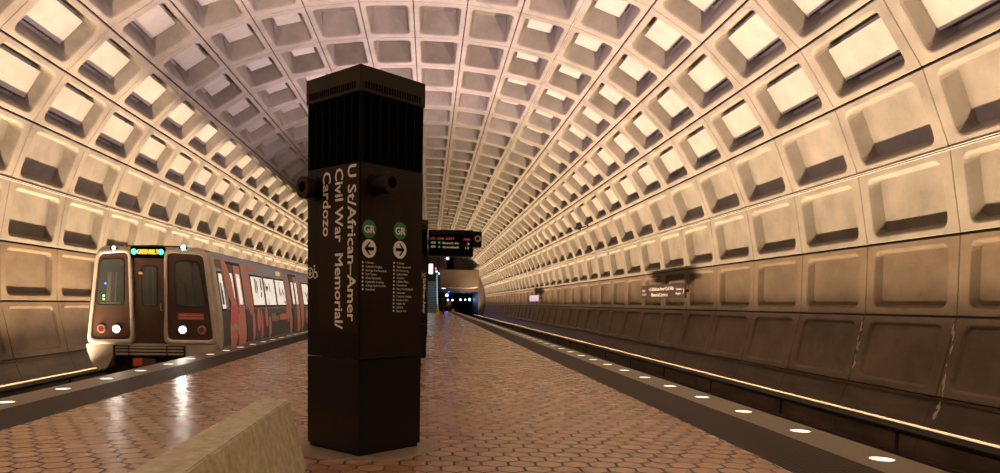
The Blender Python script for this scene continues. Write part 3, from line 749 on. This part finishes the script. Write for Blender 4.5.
for x, z in ((-6.62, 2.10), (-5.18, 2.13)):
    bm = BM(); box(bm, x - .07, x + .07, TY - .10, TY + .05, z - .03, z + .03, .01); k_ = part('marker_box', bm, M['void'], train)
    bm = BM(); disc_on(bm, (x + .02, TY - .101, z + .002), X_, Z_, NF, .034 if x < -6 else .045, .004, th=.004); part('marker_light', bm, M['mark'], k_, 'bright bluish marker lamp')
# lamps
for x, lit in ((-6.585, 1), (-5.20, 1), (-6.90, 0), (-4.80, 0)):
    bm = BM(); tube(bm, (x, F + .045, .405), (x, F + .012, .405), .098, 24, .088); lm = part('lamp_bezel', bm, M['steel'], train)
    bm = BM(); disc_on(bm, (x, F + .0115, .405), X_, Z_, NF, .076 if lit else .062, 0, k=24); part('headlight' if lit else 'tail_light', bm, M['head' if lit else 'redl'], lm, 'glowing white headlight' if lit else 'dark red tail light')
bm = BM(); poly_on(bm, (-5.03, F + .039, .69), X_, Z_, NF, [(-.275, -.07), (.275, -.07), (.265, .07), (-.275, .07)], .004, th=.004); pl = part('notice_plate', bm, M['redplate'], train)
bm = BM()
rng = random.Random(3)
for z in (.715, .655):
    x = -5.27
    while x < -4.80:
        wd = rng.uniform(.015, .035); box(bm, x, x + wd, F + .0335, F + .0349, z - .014, z + .014); x += wd + .010
part('notice_lettering', bm, M['redtxt'] if 'redtxt' in M else M['cover'], pl, 'two lines of pale lettering, too small to read')
# bumper band, ribbed steps
bm = BM(); extr(bm, rquad([(-7.17, -.16), (-4.56, -.16), (-4.46, .09), (-7.23, .09)], .06), TY - .085, YB + .3); part('bumper', bm, M['tsilver'], train)
bm = BM()
box(bm, -6.60, -5.18, TY - .10, TY - .08, -.15, .05); obj_ = part('anticlimber_back', bm, M['rubber'], train); bm = BM()
for z in (-.115, -.045, .02): box(bm, -6.60, -5.18, TY - .13, TY - .08, z - .018, z + .018, .005)
part('anticlimber', bm, M['tsilver'], train)
for x0, x1 in ((-6.64, -6.30), (-5.53, -5.14)):
    lo = V2((x0, -.165), (x1, -.165), (x1, .065), (x0, .065)); li = V2((x0 + .022, -.143), (x1 - .022, -.143), (x1 - .022, .043), (x0 + .022, .043))
    bm = BM(); ring(bm, lo, li, TY - .15, TY - .08); st = part('step_frame', bm, M['rubber'], train)
# curved skirt at the wall side, coupler
bm = BM(); extr(bm, V2((-7.18, -.10), (-6.62, -.14), (-6.68, -.20), (-6.80, -.42), (-6.98, -.46), (-7.09, -.36), (-7.15, -.24)), TY - .07, YB + .25); part('skirt', bm, M['tsilver'], train)
bm = BM(); extr(bm, V2((-5.0, -.14), (-4.54, -.12), (-4.58, -.26), (-4.70, -.32), (-5.0, -.30)), TY - .06, YB + .25); part('skirt', bm, M['tsilver'], train)
bm = BM(); box(bm, -6.95, -4.60, TY + .30, TY + .5, -.75, -.14); part('pilot_plate', bm, M['under'], train)
bm = BM(); box(bm, -6.23, -6.03, TY - .14, TY + .3, -.38, -.20, .01); part('coupler_box', bm, M['coup'], train, 'orange red box under the cab')
bm = BM(); tube(bm, (-5.85, TY - .2, -.32), (-5.85, TY + .3, -.32), .10, 14); box(bm, -5.99, -5.71, TY - .26, TY - .12, -.43, -.21, .012); part('coupler', bm, M['railsteel'], train)
for k in range(5):
    x = -5.70 + k * .12; bm = BM(); 
    p_ = [Vector((x + .02 * math.sin(q), TY - .06, -.22 - .14 * math.sin(q * PI / 6))) + Vector((q * .03, 0, 0)) for q in range(7)]
    for a, b in zip(p_, p_[1:]): tube(bm, a, b, .016, 6)
    part('air_hose', bm, M['rubber'], train)
# silver corner post between cab and side
bm = BM()
zz = [.0, .18, .45, .88, 1.55, 1.98, 2.05]
A = [bm.verts.new((side_x(z) + .006, TY - .02, z)) for z in zz]; B = [bm.verts.new((side_x(z) + .012, TY + .22, z)) for z in zz]; D = [bm.verts.new((side_x(z) - .10, TY - .05, z)) for z in zz]
for i in range(len(zz) - 1):
    bm.faces.new((A[i], B[i], B[i + 1], A[i + 1])); bm.faces.new((D[i], A[i], A[i + 1], D[i + 1]))
part('corner_post', bm, M['tsilver'], train)
# --- side furniture: coordinates are (distance y, height z) laid on the leaning side
def side_pt(bm, y, z, off): return bm.verts.new((side_x(z) + off, y, z))
def side_poly(bm, pl, off, mi=0):
    """fill a polygon on the side, cut into height bands so that it follows the curve"""
    A = [side_pt(bm, y, z, off) for y, z in pl]; f_ = bm.faces.new(A); f_.material_index = mi; return f_
def side_rect(bm, y0, y1, z0, z1, off, lean=0, mi=0, th=0):
    cuts = sorted({z0, z1} | {z for _, z in BODY if z0 < z < z1})
    for a, b in zip(cuts, cuts[1:]):
        q = [side_pt(bm, y0, a, off), side_pt(bm, y1, a, off), side_pt(bm, y1, b, off), side_pt(bm, y0, b, off)]
        bm.faces.new(q).material_index = mi
    if th:
        for yy in (y0, y1):
            for a, b in zip(cuts, cuts[1:]):
                q = [side_pt(bm, yy, a, off), side_pt(bm, yy, b, off), side_pt(bm, yy, b, off - th), side_pt(bm, yy, a, off - th)]
                bm.faces.new(q).material_index = mi
        for zc in (z0, z1):
            q = [side_pt(bm, y0, zc, off), side_pt(bm, y1, zc, off), side_pt(bm, y1, zc, off - th), side_pt(bm, y0, zc, off - th)]
            bm.faces.new(q).material_index = mi
def lit_pane(parent, y0, y1, z0, z1, off, seed):
    bm = BM(); side_rect(bm, y0, y1, z0, z1, off); pn = part('pane', bm, M['lit'], parent)
def side_window(y0, y1, z0, z1, seed):
    bm = BM(); side_rect(bm, y0 - .05, y1 + .05, z0 - .05, z1 + .05, .010, th=.012); fr = part('window', bm, M['rubber'], train)
    bm = BM(); side_rect(bm, y0, y1, z0, z1, .013); part('pane', bm, M['lit'], fr)
    rng = random.Random(seed); bm = BM()
    # seats, poles and adverts seen through the lit glass
    for k in range(7):
        yy = rng.uniform(y0 + .03, y1 - .2); w_ = rng.uniform(.03, .16); za = rng.uniform(z0, z1 - .25); hb = rng.uniform(.08, .35)
        side_rect(bm, yy, min(yy + w_, y1 - .02), za, min(za + hb, z1 - .02), .0145)
    part('interior_shapes', bm, M['seat'], fr)
M['seat'] = mat('dim_seat_backs', (.20, .13, .09), .6)
M['seat2'] = M['seat']
doors = [17.55 + 7.6 * i for i in range(3)]
for base in (0, 23.45):
    par = train
    for i, yd in enumerate(doors):
        yd += base
        bm = BM(); side_rect(bm, yd - .72, yd + .72, -.03, 1.93, .004, th=.01); d_ = part('side_doorway', bm, M['rubber'], train)
        for s_ in (-1, 1):
            y0, y1 = (yd - .62, yd - .03) if s_ < 0 else (yd + .03, yd + .62)
            bm = BM(); side_rect(bm, y0, y1, .0, 1.86, .008); lf = part('door_leaf', bm, M['tdark'] if s_ < 0 else M['pink'], d_)
            bm = BM(); side_rect(bm, y0 + .14, y1 - .14, .95, 1.66, .012); part('door_glass', bm, M['lit'], d_)
        bm = BM(); box(bm, side_x(0) - .02, side_x(0) + .06, yd - .70, yd + .70, -.075, -.03); part('door_sill', bm, M['steel'], train)
    for i in range(2):
        for k in range(3):
            y0 = 19.15 + 7.6 * i + base + k * 1.50
            side_window(y0, y0 + 1.28, .93, 1.66, i * 10 + k + int(base))
    side_window(16.22 + base, 16.50 + base, .86, 1.62, 77 + int(base))
bm = BM(); side_rect(bm, TY + .25, TY + 22.8, .835, .862, .005); part('waist_stripe', bm, M['conduit'], train, 'thin pale stripe under the windows')
bm = BM(); side_rect(bm, TY + .3, TY + 22.8, -.02, .03, .006); part('sill_stripe', bm, M['tsilver'], train)
bm = BM(); side_rect(bm, 16.0, 16.75, 1.74, 1.93, .006); part('side_grille', bm, M['troof'], train)
bm = BM(); side_rect(bm, 22.55, 23.15, 1.80, 1.93, .008, th=.01); part('side_sign', bm, M['orange2'] if 'orange2' in M else M['ledamber'], train, 'small lit yellow side sign')
# salmon pink wading-bird shapes of the wrap
def blob(yc, zc, ry, rz, tilt=0, n=18):
    return [(yc + ry * math.cos(2 * PI * i / n) + tilt * rz * math.sin(2 * PI * i / n), zc + rz * math.sin(2 * PI * i / n)) for i in range(n)]
def wrap(pl, m, off):
    bm = BM()
    f_ = side_poly(bm, pl, off)
    # cut at the profile heights so that it hugs the side
    for _, z in BODY[1:-3]:
        bmesh.ops.bisect_plane(bm, geom=bm.verts[:] + bm.edges[:] + bm.faces[:], plane_co=(0, 0, z), plane_no=(0, 0, 1))
    for v in bm.verts: v.co.x = side_x(max(-.25, min(2.0, v.co.z))) + off
    part('wrap_graphic', bm, m, train)
for yc, zc, ry, rz, ti, mm, of in ((16.95, 1.45, .20, .55, -.35, 'pink', .0135), (17.15, .62, .24, .52, .10, 'pink2', .0125), (17.0, .30, .20, .40, -.1, 'pink', .0118), (17.6, .35, .12, .42, 0, 'pink', .014),
                               (18.7, 1.30, .22, .65, -.25, 'pink', .006), (19.0, .42, .10, .42, 0, 'pink', .006), (19.55, .55, .13, .30, .1, 'pink', .007), (19.9, .40, .09, .42, 0, 'pink2', .006), (20.5, .60, .12, .28, 0, 'pink', .0065),
                               (20.9, .30, .10, .33, 0, 'pink', .006), (19.3, 1.86, .3, .08, 0, 'pink', .005), (24.0, 1.2, .16, .75, 0, 'pink', .0058), (23.55, .68, .16, .28, 0, 'pink', .0065), (24.05, .36, .15, .42, 0, 'pink', .006),
                               (26.3, .9, .2, .9, .1, 'pink', .006), (27.2, .5, .2, .3, 0, 'pink', .006), (31.3, 1.1, .2, .8, 0, 'pink', .006)):
    wrap(blob(yc, zc, ry * 1.55, rz, ti), M[mm], of)
bm = BM(); r, n = Vector((0, 1, 0)), Vector((1, 0, 0))
M['wraplet'] = mat('wrap_pale_lettering', (.55, .52, .42), .4)
for y0, z0, wdt, h_ in ((21.2, .48, .9, .17),):
    text_bm(bm, 'flamingo', (side_x(.55) + .006, y0, z0), r, Z_, n, width=1.0, height=.16, bold=.02) if False else None
rng = random.Random(5); y = 21.15
while y < 22.2:
    wd = rng.uniform(.08, .13); hh = rng.choice((.15, .15, .22)); side_rect(bm, y, y + wd * .8, .47, .47 + hh, .0072); side_rect(bm, y, y + wd * .3, .44, .47, .0072); y += wd + .03
part('wrap_lettering', bm, M['wraplet'], train, 'pale lettering of the wrap, too blurred to read'); bm = BM()
side_rect(bm, 16.75, 17.45, .36, .44, .0142); side_rect(bm, 16.95, 17.3, .44, .50, .0142)
part('wrap_lettering', bm, M['wraplet'], train, 'pale lettering of the wrap, too blurred to read')
bm = BM(); side_rect(bm, 22.25, 23.3, .48, .66, .0072); part('wrap_lettering', bm, M['pink'], train, 'pink lettering block of the wrap')

# ------------------------------------------------------------------ far end: end wall, mezzanine, escalator, tunnel
M['endwall'] = noisy('end_wall_concrete', (.07, .052, .043), (.12, .092, .075), .6, .6, .2)
M['mezz'] = noisy('mezzanine_concrete', (.12, .085, .055), (.165, .12, .08), .6, .6, .1)
M['tunnel'] = mat('tunnel_lining', (.04, .05, .09), .5)
def wall_box(name, x0, x1, y0, y1, z0, z1, m): bm = BM(); box(bm, x0, x1, y0, y1, z0, z1); return struct(name, bm, m)
EY = Y_END
wall_box('wall_end', CX - 8.5, CX + 8.5, EY, EY + .4, 2.62, 8.4, M['endwall'])
wall_box('wall_end_right', 6.65, 9, EY, EY + .4, -1.4, 2.62, M['endwall'])
wall_box('wall_end_left', -9.6, -7.6, EY, EY + .4, -1.4, 2.62, M['endwall'])
wall_box('wall_end_centre', -2.6, .95, EY, EY + .4, -1.4, 2.62, M['endwall'])
for nm, x0, x1 in (('wall_tunnel_right', 6.65, 6.95), ('wall_tunnel_left', -7.9, -7.6), ('wall_tunnel_centre', -2.6, .9)):
    wall_box(nm, x0, x1, EY + .4, EY + 26, -1.4, 2.9, M['tunnel'])
wall_box('ceiling_tunnel', -8, 7, EY + .4, EY + 26, 2.62, 3.0, M['tunnel'])
wall_box('wall_tunnel_end', -8, 7, EY + 26, EY + 26.3, -1.4, 3, M['void'])
# dark recess and pale panel above the mezzanine
bm = BM(); box(bm, 2.35, 3.2, EY - .12, EY - .005, 4.0, 7.15); tag(obj('service_door', bm, M['void']), 'tall black opening high in the far end wall above the mezzanine', 'door')
bm = BM(); box(bm, 3.25, 4.6, EY - .08, EY, 4.0, 7.1, .02); tag(obj('wall_panel', bm, M['cover2'] if 'cover2' in M else M['mezz']), 'pale tan panel beside the black opening in the far end wall', 'panel')
def mezz(name, x0, x1, label):
    t = thing(name, label, 'balcony', ((x0 + x1) / 2, 91, 3.0), group='mezzanine balconies')
    bm = BM(); box(bm, x0, x1, 90.2, EY - .02, 3.05, 3.5); part('floor_slab', bm, M['mezz'], t)
    bm = BM(); r_ = .9; lp = [Vector((x0, 2.95)), Vector((x1 - r_, 2.95))] + [Vector((x1 - r_ + r_ * math.sin(a), 2.95 + r_ - r_ * math.cos(a))) for a in [k * PI / 12 for k in range(1, 7)]] + [Vector((x1, 5.1)), Vector((x0, 5.1))]
    extr(bm, lp, 90, 90.3); part('parapet', bm, M['mezz'], t)
    bm = BM(); box(bm, x0, x1, 89.96, 90.34, 5.1, 5.16, .01); part('handrail', bm, M['bronze'], t)
    return t
mezz('mezzanine_balcony', 1.30, 6.0, 'brown concrete mezzanine balcony with rounded lower corner at the far end')
mezz('mezzanine_balcony', -6.5, -2.2, 'far mezzanine balcony left of the escalator, hidden behind the pylons')
# escalator
M['teal'] = noisy('escalator_step', (.05, .11, .15), (.10, .19, .24), 3, .4, .1)
M['stepedge'] = mat('pale_step_edge', (.30, .42, .5), .4)
M['glassb'] = mat('blue_lit_strip', (.5, .7, .9), .3, emit=(.45, .75, 1), es=1.2)
t = thing('escalator', 'far escalator with bluish steps rising to the mezzanine, beside the second pylon', 'escalator', (.0, 82, 0))
bm = BM()
for k in range(18):
    box(bm, -.95, .92, 82 + k * .42, 82 + (k + 1) * .42 + .02, max(0, k * .2 - .3), (k + 1) * .2)
part('steps', bm, M['teal'], t)
bm = BM()
for k in range(18): box(bm, -.93, .90, 81.97 + k * .42, 82.0 + k * .42, (k + 1) * .2 - .06, (k + 1) * .2 + .005)
part('step_edges', bm, M['stepedge'], t)['kind'] = 'stuff'
for x in (-1.08, 1.0):
    bm = BM(); q = [(81.2, .0), (90, 3.6), (90, 4.5), (82, 1.0), (81.2, .95)]
    A = [bm.verts.new((x - .06, y, z)) for y, z in q]; B = [bm.verts.new((x + .06, y, z)) for y, z in q]
    for i in range(5): bm.faces.new((A[i], A[(i + 1) % 5], B[(i + 1) % 5], B[i]))
    bm.faces.new(A[::-1]); bm.faces.new(B); bs = part('balustrade', bm, M['steel'], t)
    bm = BM(); tube(bm, (x, 81.1, .98), (x, 90, 4.56), .05); part('handrail', bm, M['rubber'], bs)
    bm = BM(); box(bm, x - .075, x - .065, 81.3, 81.6, .1, .9)
    tube(bm, (x - .08, 82, .95), (x - .08, 90, 4.42), .03); part('light_strip', bm, M['glassb'], bs, 'blue-white light strip')
wall_box('floor_mezzanine', -2.1, 1.25, 90.2, EY - .02, 3.05, 3.6, M['mezz'])
point('escalator_light', (.0, 84, 3.6), 25, (.35, .7, 1), .1)
# advert screen over the escalator, globe lamps
M['screen'] = mat('bright_screen', (.9, .9, .9), .3, emit=(1, .97, .95), es=3)
t = thing('light_box', 'small bright white light box above the escalator at the far end', 'light box', (.18, 93, 3.6))
bm = BM(); box(bm, -.10, .46, 93.05, 93.25, 4.62, 5.95, .01); part('case', bm, M['void'], t)
bm = BM(); box(bm, -.06, .42, 93.02, 93.05, 4.68, 5.9); part('screen', bm, M['screen'], t)
bm = BM(); box(bm, .13, .23, 93.1, 93.2, 3.6, 4.62); part('post', bm, M['bronze'], t)
M['globe'] = mat('globe_lamp', (.9, .9, .95), .3, emit=(.75, .85, 1), es=6)
M['redglobe'] = mat('red_lamp', (.9, .1, .1), .3, emit=(1, .08, .12), es=4)
def globe(x, y, z, r, m, label, cat='lamp', name='ceiling_lamp'):
    bm = BM(); bmesh.ops.create_uvsphere(bm, u_segments=12, v_segments=8, radius=r)
    bmesh.ops.translate(bm, verts=bm.verts, vec=(0, 0, -.02 - r)); tube(bm, (0, 0, -.04), (0, 0, .04), r * .5)
    o = obj(name, bm, M[m]); o.location = (x, y, z); tag(o, label, cat)
globe(2.40, EY - .28, 7.2, .17, 'globe', 'small white lamp above the black opening in the far end wall')
globe(.85, EY - .14, 5.75, .10, 'redglobe', 'small red lamp over the escalator at the far end')
globe(.95, EY - .14, 5.35, .09, 'globe', 'white lamp just below the small red lamp over the escalator')
globe(1.25, EY - .14, 5.05, .07, 'globe', 'tiny white lamp right of the others over the escalator')
globe(1.75, EY - .14, 5.5, .08, 'globe', 'tiny white lamp standing alone left of the black opening')
# tunnel lamps
M['tl'] = mat('tunnel_lamp_white', (.8, .9, 1), .3, emit=(.75, .92, 1), es=9)
M['tlb'] = mat('tunnel_lamp_blue', (.2, .3, 1), .3, emit=(.08, .16, 1), es=22)
M['tlc'] = mat('tunnel_lamp_cyan', (.4, .8, 1), .3, emit=(.25, .7, 1), es=14)
for x, z, r, m_, lab in ((2.85, 1.55, .12, 'tl', 'white tunnel lamp, leftmost of the row in the dark tunnel'), (3.55, 1.55, .12, 'tl', 'white tunnel lamp, second from the left in the dark tunnel'),
                      (4.75, 1.62, .12, 'tl', 'white tunnel lamp, middle of the row in the dark tunnel'), (5.45, 1.62, .11, 'tl', 'white tunnel lamp, fourth from the left in the dark tunnel'), (6.1, 1.68, .17, 'tlc', 'large bluish lamp at the right end of the tunnel row')):
    t = thing('tunnel_lamp', lab, 'lamp', (x, 112, 2.62), group='tunnel lamps')
    bm = BM(); tube(bm, (x, 112, z + .05), (x, 112, 2.63), .03); part('stem', bm, M['bronze'], t)
    bm = BM(); bmesh.ops.create_uvsphere(bm, u_segments=12, v_segments=8, radius=r); bmesh.ops.translate(bm, verts=bm.verts, vec=(x, 112, z)); part('bulb', bm, M[m_], t)
t = thing('signal_lamp', 'blue lamp at the platform end under the mezzanine', 'lamp', (2.35, 98, 3.05))
bm = BM(); tube(bm, (2.35, 98, 2.25), (2.35, 98, 3.045), .04); part('stem', bm, M['bronze'], t)
bm = BM(); bmesh.ops.create_uvsphere(bm, u_segments=12, v_segments=8, radius=.19); bmesh.ops.translate(bm, verts=bm.verts, vec=(2.35, 98, 2.1)); part('bulb', bm, M['tlb'], t)
t = thing('ceiling_light', 'warm lamp fixed under the left edge of the mezzanine balcony', 'lamp', (1.75, 90.1, 2.9))
bm = BM(); box(bm, 1.5, 2.0, 90.02, 90.28, 2.86, 2.95); part('housing', bm, M['steel'], t)
bm = BM(); box(bm, 1.53, 1.97, 90.0, 90.25, 2.82, 2.86); part('diffuser', bm, M['screen'], t)

# ------------------------------------------------------------------ wet floor cone
M['yellow'] = mat('yellow_plastic', (.75, .38, .02), .4)
t = thing('wet_floor_sign', 'small yellow folding floor sign beside the person in black', 'sign', (.78, 65.6, 0))
for s_ in (-1, 1):
    bm = BM(); q = [(-.17, 0), (.17, 0), (.09, .66), (.07, .68), (-.07, .68), (-.09, .66)]
    A = [bm.verts.new((.78 + a, 65.6 + s_ * .17 * (1 - b / .70), b)) for a, b in q]; B = [bm.verts.new((.78 + a, 65.6 + s_ * .17 * (1 - b / .70) + .02, b)) for a, b in q]
    for i in range(6): bm.faces.new((A[i], A[(i + 1) % 6], B[(i + 1) % 6], B[i]))
    bm.faces.new(A[::-1]); bm.faces.new(B); pn = part('panel', bm, M['yellow'], t)
    bm = BM(); poly_on(bm, (.78, 65.6 + s_ * .10, .30), X_, Z_, (0, s_, 0), [(-.05, -.03), (.05, -.03), (0, .08)], .035); part('symbol', bm, M['void'], pn)

# ------------------------------------------------------------------ people far down the platform
def skin_mesh(name, verts, edges, radii, m, root=0, sub=1):
    me = bpy.data.meshes.new(name); me.from_pydata(verts, edges, []); o = bpy.data.objects.new(name, me); C.objects.link(o)
    md = o.modifiers.new('s', 'SKIN'); md.use_smooth_shade = True
    for i, r in enumerate(radii): me.skin_vertices[0].data[i].radius = (r, r) if not isinstance(r, tuple) else r
    me.skin_vertices[0].data[root].use_root = True
    sb = o.modifiers.new('b', 'SUBSURF'); sb.levels = sb.render_levels = sub
    dg = bpy.context.evaluated_depsgraph_get(); bpy.context.view_layer.update(); dg = bpy.context.evaluated_depsgraph_get()
    me2 = bpy.data.meshes.new_from_object(o.evaluated_get(dg)); me2.name = name
    o.modifiers.clear(); o.data = me2; bpy.data.meshes.remove(me); me2.materials.clear(); me2.materials.append(m)
    me2.shade_smooth(); return o
M['skin'] = mat('skin', (.42, .24, .16), .5); M['blackcloth'] = mat('black_cloth', (.008, .008, .010), .8); M['hair'] = mat('dark_hair', (.015, .010, .008), .6)
M['pinkcloth'] = mat('pink_cloth', (.60, .30, .30), .8); M['yellowbag'] = mat('yellow_bag', (.75, .36, .03), .6); M['trouser'] = mat('dark_trousers', (.03, .03, .05), .8)
def person(x, y, H, rz, label, top, legs_m, bag=None, stride=.16):
    k = H / 1.75
    t = thing('person', label, 'person', (x, y, 0), rz)
    V = [(0, 0, .95), (0, 0, 1.12), (0, .0, 1.34), (0, 0, 1.46), (0, .01, 1.53), (0, 0, 1.62), (0, 0, 1.70)]
    Rr = [(.155, .11), (.135, .10), (.17, .11), (.11, .08), .052, (.078, .095), (.062, .07)]
    Ed = [(i, i + 1) for i in range(6)]
    def add(p, r, par): V.append(p); Rr.append(r); Ed.append((par, len(V) - 1)); return len(V) - 1
    for s_ in (-1, 1):
        st = stride * s_
        a = add((s_ * .09, 0, .88), (.095, .095), 0); b = add((s_ * .095, st * .5 - .02, .48), .060, a); c = add((s_ * .095, st, .09), .040, b); add((s_ * .10, st - .15, .035), .034, c)
        a = add((s_ * .185, 0, 1.40), .052, 2); b = add((s_ * .235, -st * .4, 1.13), .040, a); c = add((s_ * .235, -st * .9 - .05, .89), .028, b)
        h_ = add((s_ * .235, -st - .08, .81), (.020, .034), c)
        for q in range(4): 
            f1 = add((s_ * (.228 - .004 * q), -st - .11 + .022 * q, .765 - .008 * (1 - abs(q - 1.5))), .0085, h_); add((s_ * (.215 - .004 * q), -st - .11 + .022 * q, .72), .0075, f1)
        f1 = add((s_ * .205, -st - .125, .80), .010, h_); add((s_ * .195, -st - .14, .765), .009, f1)
    V = [(a * k, b * k, c * k) for a, b, c in V]; Rr = [(r[0] * k, r[1] * k) if isinstance(r, tuple) else r * k for r in Rr]
    body = skin_mesh('body', V, Ed, Rr, M['skin'], 0, 1); body.parent = t
    me = body.data; me.materials.append(top); me.materials.append(legs_m)
    for p in me.polygons:
        z = p.center.z / k; ax = abs(p.center.x) / k
        p.material_index = 0 if z > 1.47 or (ax > .18 and z < .87) else (1 if z > .93 or ax > .18 else 2)
    bm = BM()
    for (a, b, c, r) in ((0, -.085, 1.60, .016),): bmesh.ops.create_uvsphere(bm, u_segments=8, v_segments=6, radius=r * k, matrix=Matrix.Translation((a * k, b * k, c * k)))
    obj('nose', bm, M['skin'], t)
    for s_ in (-1, 1):
        bm = BM(); bmesh.ops.create_uvsphere(bm, u_segments=8, v_segments=6, radius=.010 * k, matrix=Matrix.Translation((s_ * .03 * k, -.082 * k, 1.63 * k))); obj('eye', bm, M['hair'], t)
    bm = BM(); bmesh.ops.create_uvsphere(bm, u_segments=14, v_segments=10, radius=.098 * k, matrix=Matrix.Translation((0, .018 * k, 1.655 * k)))
    for v in bm.verts:
        if v.co.y < -.02 * k and v.co.z < 1.67 * k: v.co.y = -.02 * k
    obj('hair', bm, M['hair'], t, True)
    if bag:
        bm = BM(); box(bm, .17 * k, .42 * k, -.16, .04, .42 * k, .78 * k, .03); tube(bm, (.25 * k, -.06, .78 * k), (.24 * k, -.06, .83 * k), .01)
        obj('bag', bm, bag, None); b_ = bpy.data.objects[-1] if False else None
    return t
person(1.30, 66, 1.74, math.radians(200), 'person in black clothes walking on the platform, seen from behind', M['blackcloth'], M['blackcloth'])
person(2.35, 88, 1.62, math.radians(20), 'person in a pale pink top standing under the mezzanine', M['pinkcloth'], M['trouser'], None, .05)
bm = BM(); box(bm, -.16, .16, -.10, .10, .0, .34, .04); tube(bm, (-.08, 0, .33), (0, 0, .42), .012); tube(bm, (.08, 0, .33), (0, 0, .42), .012)
o = obj('bag', bm, M['yellowbag']); o.location = (2.85, 87.8, .0); tag(o, 'yellow bag on the floor beside the person in pink', 'bag')
